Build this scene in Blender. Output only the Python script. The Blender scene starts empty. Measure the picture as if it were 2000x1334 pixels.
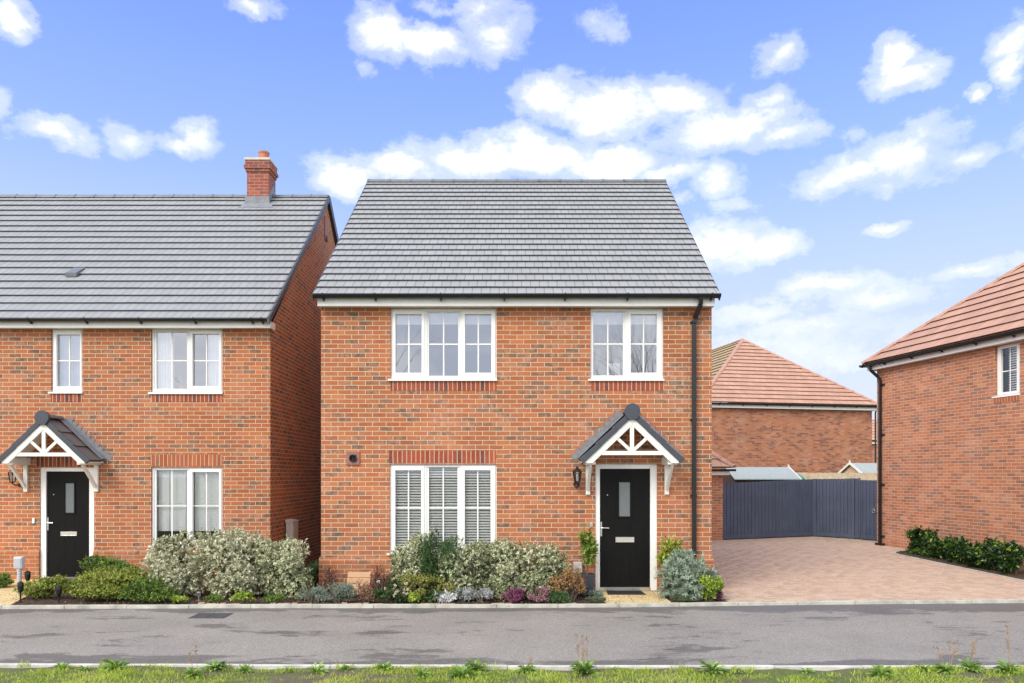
import bpy, math, random
import numpy as np
from mathutils import Vector, Matrix
random.seed(7); np.random.seed(7)
sc = bpy.context.scene
COL = sc.collection
F = 1434.0; VX = 1010.0; HY = 927.0; CH = 1.91      # focal (px of the 2000 px photo), vanishing point, eye height
def X(px, D): return (px - VX) * D / F
def Z(py, D): return CH + (HY - py) * D / F
def DG(py, z=0.0): return F * (CH - z) / (py - HY)
R = math.radians

# ------------------------------------------------------------------ materials
MATS = {}
class NT:
    def __init__(s, tree): s.t = tree; s.n = tree.nodes; s.l = tree.links
    def new(s, ty, **kw):
        n = s.n.new(ty)
        for k, v in kw.items(): setattr(n, k, v)
        return n
    def link(s, a, b): s.l.new(a, b)
    def math(s, op, a, b=None, c=None, clamp=False):
        n = s.new('ShaderNodeMath', operation=op); n.use_clamp = clamp
        for i, v in enumerate((a, b, c)):
            if v is None: continue
            if isinstance(v, (int, float)): n.inputs[i].default_value = v
            else: s.link(v, n.inputs[i])
        return n.outputs[0]
    def ramp(s, fac, stops, interp='LINEAR'):
        n = s.new('ShaderNodeValToRGB'); cr = n.color_ramp; cr.interpolation = interp
        while len(cr.elements) < len(stops): cr.elements.new(0.5)
        for e, (p, c) in zip(cr.elements, stops):
            e.position = p
            e.color = (c, c, c, 1) if isinstance(c, (int, float)) else (*c, 1)
        if fac is not None: s.link(fac, n.inputs[0])
        return n.outputs[0]
    def noise(s, vec, scale, detail=4, rough=0.55, dist=0.0, dim='3D'):
        n = s.new('ShaderNodeTexNoise', noise_dimensions=dim)
        n.inputs['Scale'].default_value = scale; n.inputs['Detail'].default_value = detail
        n.inputs['Roughness'].default_value = rough; n.inputs['Distortion'].default_value = dist
        if vec is not None: s.link(vec, n.inputs['Vector'])
        return n.outputs['Fac']
    def mix(s, fac, a, b, blend='MIX'):
        n = s.new('ShaderNodeMix', data_type='RGBA', blend_type=blend)
        for v, i in ((fac, 0), (a, 6), (b, 7)):
            if isinstance(v, (int, float)): n.inputs[i].default_value = v
            elif isinstance(v, tuple): n.inputs[i].default_value = (*v, 1)
            else: s.link(v, n.inputs[i])
        return n.outputs[2]
    def mapv(s, vec, scale=(1, 1, 1), rot=(0, 0, 0), loc=(0, 0, 0)):
        n = s.new('ShaderNodeMapping'); n.inputs['Scale'].default_value = scale
        n.inputs['Rotation'].default_value = rot; n.inputs['Location'].default_value = loc
        s.link(vec, n.inputs[0]); return n.outputs[0]
def new_mat(name):
    m = bpy.data.materials.new(name); m.use_nodes = True
    nt = NT(m.node_tree); b = m.node_tree.nodes['Principled BSDF']
    MATS[name] = m
    return m, nt, b
def bump(nt, b, h, strength=0.3, dist=0.01):
    n = nt.new('ShaderNodeBump'); n.inputs['Strength'].default_value = strength; n.inputs['Distance'].default_value = dist
    nt.link(h, n.inputs['Height']); nt.link(n.outputs[0], b.inputs['Normal'])
def plain(name, col, rough=0.5, var=0.12, scale=9, metal=0.0, bmp=0.0, spec=0.5, coat=0.0):
    m, nt, b = new_mat(name)
    tc = nt.new('ShaderNodeTexCoord')
    f = nt.noise(tc.outputs['Object'], scale, 6, 0.6)
    lo = tuple(c * (1 - var) for c in col); hi = tuple(min(1, c * (1 + var)) for c in col)
    nt.link(nt.ramp(f, [(0.3, lo), (0.7, hi)]), b.inputs['Base Color'])
    nt.link(nt.ramp(f, [(0.3, min(1, rough * 1.12)), (0.7, rough * 0.9)]), b.inputs['Roughness'])
    b.inputs['Metallic'].default_value = metal; b.inputs['Specular IOR Level'].default_value = spec
    if coat: b.inputs['Coat Weight'].default_value = coat
    if bmp: bump(nt, b, nt.noise(tc.outputs['Object'], scale * 12, 5, 0.7), bmp, 0.004)
    return m

def brick_mat(name, cols, mortar, dark=0.3, dcol=(.13, .10, .09), soldier=False, eff=0.3, bw=.225, rh=.075, seed=0.0, bright=1.0):
    m, nt, b = new_mat(name)
    uv = nt.new('ShaderNodeUVMap').outputs[0]
    # slight waviness of the courses
    nz = nt.new('ShaderNodeTexNoise'); nz.inputs['Scale'].default_value = 5; nz.inputs['Detail'].default_value = 3
    nt.link(uv, nz.inputs['Vector'])
    vm = nt.new('ShaderNodeVectorMath', operation='MULTIPLY_ADD'); nt.link(nz.outputs['Color'], vm.inputs[0])
    vm.inputs[1].default_value = (.008, .007, 0); nt.link(uv, vm.inputs[2])
    v = nt.mapv(vm.outputs[0], loc=(seed, 0, 0), rot=(0, 0, R(90) if soldier else 0))
    br = nt.new('ShaderNodeTexBrick'); br.offset = 0.0 if soldier else 0.5
    br.inputs['Color1'].default_value = (0, 0, 0, 1); br.inputs['Color2'].default_value = (1, 1, 1, 1)
    br.inputs['Mortar'].default_value = (0.5, 0.5, 0.5, 1)
    br.inputs['Scale'].default_value = 1.0; br.inputs['Mortar Size'].default_value = .009 if soldier else .0066
    br.inputs['Mortar Smooth'].default_value = 0.6
    br.inputs['Brick Width'].default_value = 5.0 if soldier else bw
    br.inputs['Row Height'].default_value = rh
    nt.link(v, br.inputs['Vector'])
    sep = nt.new('ShaderNodeSeparateColor'); nt.link(br.outputs['Color'], sep.inputs[0]); h = sep.outputs[0]
    if soldier:
        sx = nt.new('ShaderNodeSeparateXYZ'); nt.link(uv, sx.inputs[0])
        fl = nt.math('FLOOR', nt.math('DIVIDE', nt.math('ADD', sx.outputs[0], -seed), rh))
        wn = nt.new('ShaderNodeTexWhiteNoise', noise_dimensions='1D'); nt.link(fl, wn.inputs['W']); h = wn.outputs[0]
    n = len(cols)
    # the share of dark bricks drifts from batch to batch
    h0 = h; h = nt.math('MULTIPLY_ADD', nt.noise(nt.mapv(uv, (.35, 1.3, 1), loc=(seed, 2.2, 0)), 1.1, 3, .6), .7, nt.math('ADD', h, -.36))
    base = nt.ramp(h, [(i / (n - 1) * (1 - dark), c) for i, c in enumerate(cols)])
    # dark smudged bricks: the smudge covers the middle of some bricks
    sm = nt.noise(uv, 9, 5, 0.65)
    isd = nt.ramp(h, [(1 - dark - .02, 0.0), (1 - dark + .06, 0.75), (1.0, 1.0)])
    smd = nt.ramp(sm, [(0.38, 0.0), (0.56, 1.0)])
    base = nt.mix(nt.math('MULTIPLY', nt.math('MULTIPLY', isd, smd), 0.85), base, dcol)
    fine = nt.noise(uv, 70, 6, 0.7)
    base = nt.mix(0.7, base, nt.ramp(fine, [(0.25, .62), (0.5, 1.0), (0.75, 1.35)]), 'MULTIPLY')
    h2 = nt.math('FRACT', nt.math('MULTIPLY', h0, 17.3))
    base = nt.mix(0.6, base, nt.ramp(h2, [(0.0, .82), (1.0, 1.14)]), 'MULTIPLY')
    big = nt.noise(uv, 0.9, 4, 0.6)
    base = nt.mix(1.0, base, nt.ramp(big, [(0.3, .86), (0.7, 1.14)]), 'MULTIPLY')
    # pale lime bloom in patches
    e1 = nt.ramp(nt.noise(uv, 1.3, 5, .7), [(0.5, 0.0), (0.72, 1.0)])
    e2 = nt.ramp(nt.noise(uv, 16, 6, .75), [(0.42, 0.0), (0.7, 1.0)])
    base = nt.mix(nt.math('MULTIPLY', nt.math('MULTIPLY', e1, e2), eff), base, (.62, .56, .5))
    mo = nt.mix(nt.noise(uv, 30, 4, .7), mortar, tuple(c * .62 for c in mortar))
    col = nt.mix(br.outputs['Fac'], base, mo)
    if bright != 1.0: col = nt.mix(1.0, col, (bright, bright, bright), 'MULTIPLY')
    nt.link(col, b.inputs['Base Color'])
    b.inputs['Roughness'].default_value = 0.9; b.inputs['Specular IOR Level'].default_value = 0.2
    hh = nt.math('ADD', nt.math('MULTIPLY', br.outputs['Fac'], -1.0), nt.math('MULTIPLY', fine, 0.5))
    bump(nt, b, hh, 0.55, 0.008)
    return m
REDS = [(.445, .157, .068), (.40, .133, .062), (.465, .180, .080), (.42, .145, .062), (.37, .124, .062), (.445, .190, .10)]
MORT = (.80, .635, .45)
brick_mat('brick_main', REDS, MORT, dark=.30, dcol=(.125, .098, .078), eff=.6)
brick_mat('brick_left', REDS, MORT, dark=.31, dcol=(.115, .09, .075), seed=3.31)
PINK = [(.49, .20, .105), (.45, .175, .095), (.51, .24, .14), (.47, .19, .10), (.42, .16, .095)]
brick_mat('brick_right', PINK, (.78, .60, .45), dark=.28, dcol=(.23, .16, .12), eff=.45, seed=1.7)
brick_mat('brick_back', PINK, (.50, .34, .24), dark=.3, dcol=(.14, .08, .07), eff=.7, seed=5.2, bright=.9)
brick_mat('brick_plinth', REDS, (.74, .56, .40), dark=.28, dcol=(.12, .095, .075), seed=.9, bright=.88)
brick_mat('brick_soldier', [(.35, .085, .045), (.28, .072, .045), (.40, .10, .045), (.26, .068, .045)], (.72, .52, .38), dark=.25, dcol=(.10, .06, .06), soldier=True, eff=.15)
brick_mat('brick_soldier_orange', [(.42, .125, .055), (.36, .105, .052), (.44, .145, .062)], (.72, .52, .38), dark=.10, soldier=True, eff=.2)
brick_mat('brick_chimney', [(.36, .10, .07), (.30, .085, .065), (.42, .13, .08)], (.5, .42, .36), dark=.28, dcol=(.1, .08, .09), eff=.2)

def tile_mat(name, col, var, joint, w=.145, moss=None, rough=.55):
    m, nt, b = new_mat(name)
    uv = nt.new('ShaderNodeUVMap').outputs[0]
    br = nt.new('ShaderNodeTexBrick'); br.offset = 0.5
    br.inputs['Color1'].default_value = (0, 0, 0, 1); br.inputs['Color2'].default_value = (1, 1, 1, 1)
    br.inputs['Mortar'].default_value = (.5, .5, .5, 1)
    br.inputs['Scale'].default_value = 1; br.inputs['Brick Width'].default_value = w; br.inputs['Row Height'].default_value = 1.0
    br.inputs['Mortar Size'].default_value = .0055; br.inputs['Mortar Smooth'].default_value = .3
    nt.link(uv, br.inputs['Vector'])     # v runs one unit per course
    sep = nt.new('ShaderNodeSeparateColor'); nt.link(br.outputs['Color'], sep.inputs[0])
    base = nt.ramp(sep.outputs[0], [(0, tuple(c * (1 - var) for c in col)), (1, tuple(c * (1 + var) for c in col))])
    mp = nt.new('ShaderNodeTexCoord').outputs['Object']
    fine = nt.noise(mp, 60, 5, .7)
    base = nt.mix(.5, base, nt.ramp(fine, [(.3, .8), (.7, 1.2)]), 'MULTIPLY')
    st = nt.noise(nt.mapv(mp, (2.2, .5, .5)), 1.6, 6, .7)
    base = nt.mix(1, base, nt.ramp(st, [(.3, .95), (.7, 1.05)]), 'MULTIPLY')
    if moss:
        mk = nt.ramp(nt.noise(mp, 1.6, 6, .75), [(.42, 0.0), (.66, .7)])
        base = nt.mix(mk, base, moss)
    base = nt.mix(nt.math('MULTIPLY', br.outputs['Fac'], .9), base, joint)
    nt.link(base, b.inputs['Base Color']); b.inputs['Roughness'].default_value = rough
    b.inputs['Specular IOR Level'].default_value = .35
    bump(nt, b, nt.math('MULTIPLY', br.outputs['Fac'], -1.0), .5, .006)
    return m
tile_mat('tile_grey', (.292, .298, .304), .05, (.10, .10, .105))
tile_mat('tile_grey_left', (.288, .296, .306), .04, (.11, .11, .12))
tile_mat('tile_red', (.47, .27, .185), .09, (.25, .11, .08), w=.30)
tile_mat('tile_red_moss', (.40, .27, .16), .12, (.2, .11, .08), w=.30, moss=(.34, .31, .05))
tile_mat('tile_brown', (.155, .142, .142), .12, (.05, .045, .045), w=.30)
plain('ridge_grey', (.15, .16, .175), .5, .15, 6)
plain('ridge_red', (.44, .24, .17), .6, .18, 5)
plain('lead', (.20, .215, .24), .5, .2, 12)
plain('verge_dark', (.055, .062, .080), .45, .12, 10)
plain('upvc', (.86, .86, .84), .28, .02, 3)
plain('upvc_sill', (.84, .84, .81), .3, .04, 8)
plain('white_paint', (.82, .80, .75), .45, .05, 7)
plain('soffit_white', (.80, .79, .76), .45, .04, 7)
plain('gutter_black', (.012, .013, .016), .28, .2, 6)
plain('pipe_black', (.014, .014, .016), .3, .2, 6)
plain('metal', (.62, .62, .60), .3, .05, 12, metal=.9)
plain('nickel', (.70, .68, .62), .32, .05, 12, metal=.7)
plain('terracotta', (.46, .17, .10), .7, .1, 10)
plain('terracotta_plate', (.30, .14, .11), .6, .1, 10)
plain('black_hole', (.012, .012, .013), .6, .1, 10)
plain('mortar_cap', (.62, .57, .48), .9, .12, 14)
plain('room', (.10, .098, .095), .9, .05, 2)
plain('blind_white', (.90, .90, .88), .5, .03, 8)
plain('fabric_white', (.84, .84, .85), .85, .06, 5)
plain('lamp_black', (.012, .012, .013), .3, .2, 20)
plain('planter_dark', (.045, .05, .06), .4, .1, 8)
plain('box_grey', (.55, .54, .55), .4, .05, 8)
plain('post_grey', (.42, .45, .50), .35, .05, 8)
plain('meter_grey', (.66, .62, .57), .45, .05, 8)
plain('mat_black', (.02, .02, .022), .95, .3, 60, bmp=.8)
plain('kerb', (.46, .45, .39), .9, .3, 5, bmp=.5)
plain('kerb_near', (.56, .55, .50), .85, .25, 6, bmp=.4)
plain('shed_roof', (.33, .37, .36), .85, .1, 10)
plain('shed_wood', (.60, .42, .27), .8, .15, 6)
plain('fence_wood', (.60, .50, .36), .85, .2, 7)
plain('shed_brown', (.10, .055, .035), .8, .15, 6)
plain('butt_green', (.10, .30, .18), .5, .1, 6)
plain('slat_timber', (.56, .34, .19), .65, .1, 5)
plain('bark', (.14, .11, .085), .9, .25, 20)
plain('bark_grey', (.05, .045, .04), .9, .25, 20)
plain('twig_brown', (.16, .09, .06), .9, .25, 20)
plain('cover_iron', (.085, .085, .09), .6, .2, 20, bmp=.6)
plain('pot_tan', (.4, .2, .12), .7, .1, 10)
plain('evergreen_card', (.3, .3, .3), .8, .1, 5)

def m_fence_blue():
    m, nt, b = new_mat('fence_blue')
    tc = nt.new('ShaderNodeTexCoord').outputs['Object']
    g = nt.noise(nt.mapv(tc, (14, 14, 1.2)), 1.5, 6, .65)
    g2 = nt.noise(tc, 1.4, 4, .6)
    c = nt.ramp(g, [(.3, (.060, .076, .120)), (.6, (.080, .100, .155)), (.8, (.11, .135, .19))])
    c = nt.mix(1, c, nt.ramp(g2, [(.3, .85), (.7, 1.15)]), 'MULTIPLY')
    nt.link(c, b.inputs['Base Color']); b.inputs['Roughness'].default_value = .75; bump(nt, b, g, .3, .004)
m_fence_blue()
def m_door():
    m, nt, b = new_mat('door_black')
    tc = nt.new('ShaderNodeTexCoord').outputs['Object']
    g = nt.noise(nt.mapv(tc, (60, 60, 3.0)), 1.2, 6, .7, 1.2)
    nt.link(nt.ramp(g, [(.35, (.003, .003, .003)), (.7, (.009, .009, .009))]), b.inputs['Base Color'])
    b.inputs['Roughness'].default_value = .5; b.inputs['Specular IOR Level'].default_value = .16; bump(nt, b, g, .35, .003)
m_door()
def m_glass(name, refl, tint, rough=.0):
    m, nt, b = new_mat(name); nt.n.remove(b)
    out = nt.n['Material Output']
    gl = nt.new('ShaderNodeBsdfGlossy'); gl.inputs['Roughness'].default_value = rough; gl.inputs['Color'].default_value = (.92, .95, 1, 1)
    tr = nt.new('ShaderNodeBsdfTransparent'); tr.inputs['Color'].default_value = (*tint, 1)
    lw = nt.new('ShaderNodeLayerWeight'); lw.inputs['Blend'].default_value = .25
    f = nt.math('ADD', nt.math('MULTIPLY', lw.outputs['Fresnel'], .9), refl, clamp=True)
    mx = nt.new('ShaderNodeMixShader'); nt.link(f, mx.inputs[0]); nt.link(tr.outputs[0], mx.inputs[1]); nt.link(gl.outputs[0], mx.inputs[2])
    tcv = nt.new('ShaderNodeTexCoord').outputs['Object']
    bp = nt.new('ShaderNodeBump'); bp.inputs['Strength'].default_value = .04; bp.inputs['Distance'].default_value = .02
    nt.link(nt.noise(tcv, 1.6, 2, .5), bp.inputs['Height']); nt.link(bp.outputs[0], gl.inputs['Normal'])
    nt.link(mx.outputs[0], out.inputs[0])
m_glass('glass', .31, (.93, .95, .97)); m_glass('glass_low', .07, (.97, .985, .98)); 
plain('glass_frosted', (.16, .18, .19), .18, .12, 60, spec=.8)
m_glass('glass_lamp', .10, (.9, .9, .9))

def m_tarmac():
    m, nt, b = new_mat('tarmac')
    tc = nt.new('ShaderNodeTexCoord').outputs['Object']
    sp = nt.noise(tc, 62, 3, .85); sp2 = nt.noise(tc, 28, 5, .8)
    base = nt.ramp(sp, [(.3, (.145, .135, .122)), (.5, (.248, .232, .212)), (.7, (.37, .348, .318))])
    base = nt.mix(.6, base, nt.ramp(sp2, [(.3, .82), (.7, 1.18)]), 'MULTIPLY')
    base = nt.mix(1, base, nt.ramp(nt.noise(tc, .8, 5, .6), [(.3, .9), (.7, 1.12)]), 'MULTIPLY')
    sx = nt.new('ShaderNodeSeparateXYZ'); nt.link(tc, sx.inputs[0])
    # damp patches: long streaks, plus the edges by both kerbs
    n1 = nt.math('ADD', nt.noise(nt.mapv(tc, (.55, 1.7, 1), loc=(1.3, .2, 0)), 1.0, 12, .74, .2), nt.math('MULTIPLY_ADD', nt.noise(nt.mapv(tc, (.6, 1.6, 1)), 14, 6, .8), .22, -.11))
    far = nt.math('SMOOTH_MIN', 1.0, nt.math('MAXIMUM', nt.math('MULTIPLY', nt.math('SUBTRACT', sx.outputs[1], 10.25), 1.6), 0.0), .1)
    near = nt.math('MAXIMUM', nt.math('MULTIPLY', nt.math('SUBTRACT', 8.05, sx.outputs[1]), 1.1), 0.0)
    v = nt.math('ADD', n1, nt.math('MULTIPLY', nt.math('ADD', far, near), .22))
    wet = nt.ramp(v, [(.555, 0.0), (.588, 1.0)])
    base = nt.mix(nt.math('MULTIPLY', wet, .8), base, nt.mix(1.0, base, (.42, .43, .45), 'MULTIPLY'))
    grit = nt.ramp(nt.noise(nt.mapv(tc, (1, 1.6, 1)), 34, 8, .9), [(.36, .68), (.5, 1.0), (.66, 1.30)])
    base = nt.mix(.8, base, grit, 'MULTIPLY')
    nt.link(base, b.inputs['Base Color'])
    nt.link(nt.ramp(wet, [(0, .92), (1, .6)]), b.inputs['Roughness']); b.inputs['Specular IOR Level'].default_value = .3
    bump(nt, b, sp, .5, .004)
m_tarmac()
def m_soil():
    m, nt, b = new_mat('soil')
    tc = nt.new('ShaderNodeTexCoord').outputs['Object']
    n = nt.noise(tc, 45, 6, .75); n2 = nt.noise(tc, 3, 4, .6)
    c = nt.ramp(n, [(.3, (.03, .018, .012)), (.5, (.075, .045, .03)), (.66, (.16, .105, .07)), (.8, (.27, .2, .14))])
    nt.link(nt.mix(1, c, nt.ramp(n2, [(.3, .75), (.7, 1.2)]), 'MULTIPLY'), b.inputs['Base Color'])
    b.inputs['Roughness'].default_value = .95; bump(nt, b, n, 1.0, .03)
m_soil()
def m_earth_grass():
    m, nt, b = new_mat('verge_ground')
    tc = nt.new('ShaderNodeTexCoord').outputs['Object']
    n = nt.noise(tc, 30, 6, .75); n2 = nt.noise(tc, 1.6, 5, .65)
    g = nt.ramp(n, [(.3, (.07, .10, .02)), (.6, (.15, .20, .045)), (.8, (.26, .27, .09))])
    s = nt.ramp(n, [(.3, (.10, .08, .05)), (.7, (.22, .18, .12))])
    nt.link(nt.mix(nt.ramp(n2, [(.42, 0.0), (.6, 1.0)]), g, s), b.inputs['Base Color'])
    b.inputs['Roughness'].default_value = .95; bump(nt, b, n, 1.0, .03)
m_earth_grass()
def m_slab():
    m, nt, b = new_mat('sandstone')
    tc = nt.new('ShaderNodeTexCoord').outputs['Object']
    br = nt.new('ShaderNodeTexBrick'); br.offset = 0.0
    br.inputs['Color1'].default_value = (.60, .45, .22, 1); br.inputs['Color2'].default_value = (.70, .54, .28, 1)
    br.inputs['Mortar'].default_value = (.36, .30, .2, 1); br.inputs['Scale'].default_value = 1
    br.inputs['Brick Width'].default_value = .45; br.inputs['Row Height'].default_value = .45; br.inputs['Mortar Size'].default_value = .006
    nt.link(nt.mapv(tc, loc=(.05, .1, 0)), br.inputs['Vector'])
    n = nt.noise(tc, 8, 6, .7)
    nt.link(nt.mix(1, br.outputs[0], nt.ramp(n, [(.3, .8), (.7, 1.15)]), 'MULTIPLY'), b.inputs['Base Color']); b.inputs['Roughness'].default_value = .85
m_slab()
def m_attr(name, stops, rough=.8, trans=0.0, nscale=40, spec=.3, var=.3):
    m, nt, b = new_mat(name)
    a = nt.new('ShaderNodeAttribute', attribute_name='tint')
    tc = nt.new('ShaderNodeTexCoord').outputs['Object']
    c = nt.ramp(a.outputs['Fac'], stops)
    c = nt.mix(1, c, nt.ramp(nt.noise(tc, nscale, 3, .6), [(.3, 1 - var), (.7, 1 + var)]), 'MULTIPLY')
    nt.link(c, b.inputs['Base Color']); b.inputs['Roughness'].default_value = rough; b.inputs['Specular IOR Level'].default_value = spec
    if trans:
        t = nt.new('ShaderNodeBsdfTranslucent'); nt.link(c, t.inputs[0])
        mx = nt.new('ShaderNodeMixShader'); mx.inputs[0].default_value = trans
        out = nt.n['Material Output']
        nt.link(b.outputs[0], mx.inputs[1]); nt.link(t.outputs[0], mx.inputs[2]); nt.link(mx.outputs[0], out.inputs[0])
    return m
m_attr('paving_blocks', [(0, (.43, .30, .225)), (.35, (.48, .345, .255)), (.7, (.53, .39, .295)), (.88, (.47, .36, .28)), (1, (.40, .30, .24))], .88, nscale=25, var=.12)
plain('joint_sand', (.10, .075, .055), .95, .2, 30)

# ------------------------------------------------------------------ mesh helpers
class MB:
    def __init__(s, T=None): s.v = []; s.f = []; s.uv = {}; s.T = T; s.tint = {}
    def add(s, pts, faces, uvs=None, tint=None):
        o = len(s.v)
        if s.T: pts = [s.T(*p) for p in pts]
        s.v += [tuple(p) for p in pts]
        for i, f in enumerate(faces):
            if uvs: s.uv[len(s.f)] = uvs[i]
            if tint is not None: s.tint[len(s.f)] = tint
            s.f.append(tuple(o + k for k in f))
        return s
    def quad(s, a, b, c, d, uv=None): return s.add([a, b, c, d], [(0, 1, 2, 3)], [uv] if uv else None)
    def box(s, x0, x1, y0, y1, z0, z1, tint=None):
        p = [(x0, y0, z0), (x1, y0, z0), (x1, y1, z0), (x0, y1, z0), (x0, y0, z1), (x1, y0, z1), (x1, y1, z1), (x0, y1, z1)]
        return s.add(p, [(0, 3, 2, 1), (4, 5, 6, 7), (0, 1, 5, 4), (1, 2, 6, 5), (2, 3, 7, 6), (3, 0, 4, 7)], tint=tint)
    def hexa(s, p): return s.add(p, [(0, 3, 2, 1), (4, 5, 6, 7), (0, 1, 5, 4), (1, 2, 6, 5), (2, 3, 7, 6), (3, 0, 4, 7)])
    def beam(s, p0, p1, w, h, up=(0, 0, 1)):
        p0 = Vector(p0); p1 = Vector(p1); d = (p1 - p0).normalized(); u = Vector(up)
        sd = d.cross(u).normalized(); u = sd.cross(d).normalized()
        a = []
        for p in (p0, p1):
            for (i, j) in ((-1, -1), (1, -1), (1, 1), (-1, 1)): a.append(p + sd * w / 2 * i + u * h / 2 * j)
        return s.add(a, [(3, 2, 1, 0), (4, 5, 6, 7), (0, 1, 5, 4), (1, 2, 6, 5), (2, 3, 7, 6), (3, 0, 4, 7)])
    def tube(s, pts, rad, n=10, cap=True):
        pts = [Vector(p) for p in pts]
        if isinstance(rad, (int, float)): rad = [rad] * len(pts)
        rings = []; prev = None
        for i, p in enumerate(pts):
            d = (pts[min(i + 1, len(pts) - 1)] - pts[max(i - 1, 0)]).normalized()
            u = prev if prev is not None else (Vector((0, 0, 1)) if abs(d.z) < .9 else Vector((1, 0, 0)))
            sd = d.cross(u).normalized(); u2 = sd.cross(d).normalized(); prev = u2
            rings.append([p + (sd * math.cos(2 * math.pi * k / n) + u2 * math.sin(2 * math.pi * k / n)) * rad[i] for k in range(n)])
        v = [q for r in rings for q in r]; f = []
        for i in range(len(pts) - 1):
            for k in range(n):
                f.append((i * n + k, i * n + (k + 1) % n, (i + 1) * n + (k + 1) % n, (i + 1) * n + k))
        if cap: f += [tuple(range(n))[::-1], tuple((len(pts) - 1) * n + k for k in range(n))]
        return s.add(v, f)
    def lathe(s, prof, c, n=16, axis='z'):
        v = []; f = []
        for (r, z) in prof:
            for k in range(n):
                a = 2 * math.pi * k / n + .001
                q = (r * math.cos(a), r * math.sin(a), z)
                if axis == 'y': q = (q[0], q[2], q[1])
                v.append((c[0] + q[0], c[1] + q[1], c[2] + q[2]))
        for i in range(len(prof) - 1):
            for k in range(n): f.append((i * n + k, i * n + (k + 1) % n, (i + 1) * n + (k + 1) % n, (i + 1) * n + k))
        f += [tuple(range(n))[::-1], tuple((len(prof) - 1) * n + k for k in range(n))]
        return s.add(v, f)
    def prism(s, poly, a0, a1, axis):   # poly in the other two coordinates, extruded along axis
        n = len(poly); v = []
        for a in (a0, a1):
            for (p, q) in poly:
                v.append({'x': (a, p, q), 'y': (p, a, q), 'z': (p, q, a)}[axis])
        return s.add(v, [tuple(range(n)), tuple(range(n, 2 * n))[::-1]] + [(i, (i + 1) % n + 0, (i + 1) % n + n, i + n)[::-1] for i in range(n)])
ORG = {}
def link(o, parent=None):
    COL.objects.link(o)
    if parent is not None: o.parent = parent
    return o
def part(name, mb, mat, parent=None, smooth=False, bevel=0.0):
    """one mesh object; verts are given in world space unless the parent says 'local'"""
    off = ORG.get(parent.name if parent else None, (0, 0, 0))
    me = bpy.data.meshes.new(name)
    v = [(p[0] - off[0], p[1] - off[1], p[2] - off[2]) for p in mb.v]
    me.from_pydata(v, [], mb.f)
    uvl = me.uv_layers.new(name='UVMap')
    buf = np.zeros(len(me.loops) * 2, dtype=np.float32)
    for p in me.polygons:
        ex = mb.uv.get(p.index)
        n = p.normal
        for j, li in enumerate(p.loop_indices):
            if ex: u, w = ex[j]
            else:
                c = mb.v[me.loops[li].vertex_index]
                if abs(n.z) > .75: u, w = c[0], c[1]
                elif abs(n.y) >= abs(n.x): u, w = c[0], c[2]
                else: u, w = c[1], c[2]
            buf[2 * li] = u; buf[2 * li + 1] = w
    uvl.data.foreach_set('uv', buf)
    if mb.tint:
        at = me.attributes.new('tint', 'FLOAT', 'FACE')
        for k, t in mb.tint.items(): at.data[k].value = t
    me.materials.append(MATS[mat])
    if smooth:
        for p in me.polygons: p.use_smooth = True
    me.validate(); me.update()
    o = bpy.data.objects.new(name, me); link(o, parent)
    if bevel:
        b = o.modifiers.new('Bevel', 'BEVEL'); b.width = bevel; b.segments = 2; b.limit_method = 'ANGLE'
    if parent is not None: ORG[o.name] = off
    return o
def tag(o, label=None, cat=None, group=None, kind=None):
    if label: o['label'] = label
    if cat: o['category'] = cat
    if group: o['group'] = group
    if kind: o['kind'] = kind
    return o
def thing(name, label, cat, loc=(0, 0, 0), rotz=0.0, group=None, local=False):
    o = bpy.data.objects.new(name, None); COL.objects.link(o)
    o.location = loc; o.rotation_euler = (0, 0, rotz); o.empty_display_size = .2
    tag(o, label, cat, group); ORG[o.name] = (0, 0, 0) if local else tuple(loc)
    return o
def copy_tree(o, parent=None):
    c = o.copy(); COL.objects.link(c); c.parent = parent
    for ch in [k for k in bpy.data.objects if k.parent == o]: copy_tree(ch, c)
    return c

# ------------------------------------------------------------------ building pieces
def facade(mb, a0, a1, z0, z1, d, holes, rev=.09):
    zf = z0
    xs = sorted({a0, a1, *[h[0] for h in holes], *[h[1] for h in holes]})
    zs = sorted({z0, z1, *[h[2] for h in holes], *[h[3] for h in holes]})
    xs = [x for x in xs if a0 <= x <= a1]; zs = [z for z in zs if z0 <= z <= z1]
    for i in range(len(xs) - 1):
        for j in range(len(zs) - 1):
            cx = (xs[i] + xs[i + 1]) / 2; cz = (zs[j] + zs[j + 1]) / 2
            if any(h[0] < cx < h[1] and h[2] < cz < h[3] for h in holes): continue
            mb.quad((xs[i], d, zs[j]), (xs[i + 1], d, zs[j]), (xs[i + 1], d, zs[j + 1]), (xs[i], d, zs[j + 1]))
    for (x0, x1, h0, h1) in holes:
        h0c = max(h0, z0); h1c = min(h1, z1)
        mb.quad((x0, d, h0c), (x0, d, h1c), (x0, d + rev, h1c), (x0, d + rev, h0c))
        mb.quad((x1, d, h0c), (x1, d + rev, h0c), (x1, d + rev, h1c), (x1, d, h1c))
        mb.quad((x0, d, h1c), (x1, d, h1c), (x1, d + rev, h1c), (x0, d + rev, h1c))
        if h0 > zf: mb.quad((x0, d, h0c), (x0, d + rev, h0c), (x1, d + rev, h0c), (x1, d, h0c))

def ring(mb, x0, x1, z0, z1, w, y0, y1, wb=None):
    wb = wb or w
    mb.box(x0, x0 + w, y0, y1, z0, z1); mb.box(x1 - w, x1, y0, y1, z0, z1)
    mb.box(x0 + w, x1 - w, y0, y1, z0, z0 + wb); mb.box(x0 + w, x1 - w, y0, y1, z1 - w, z1)

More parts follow.
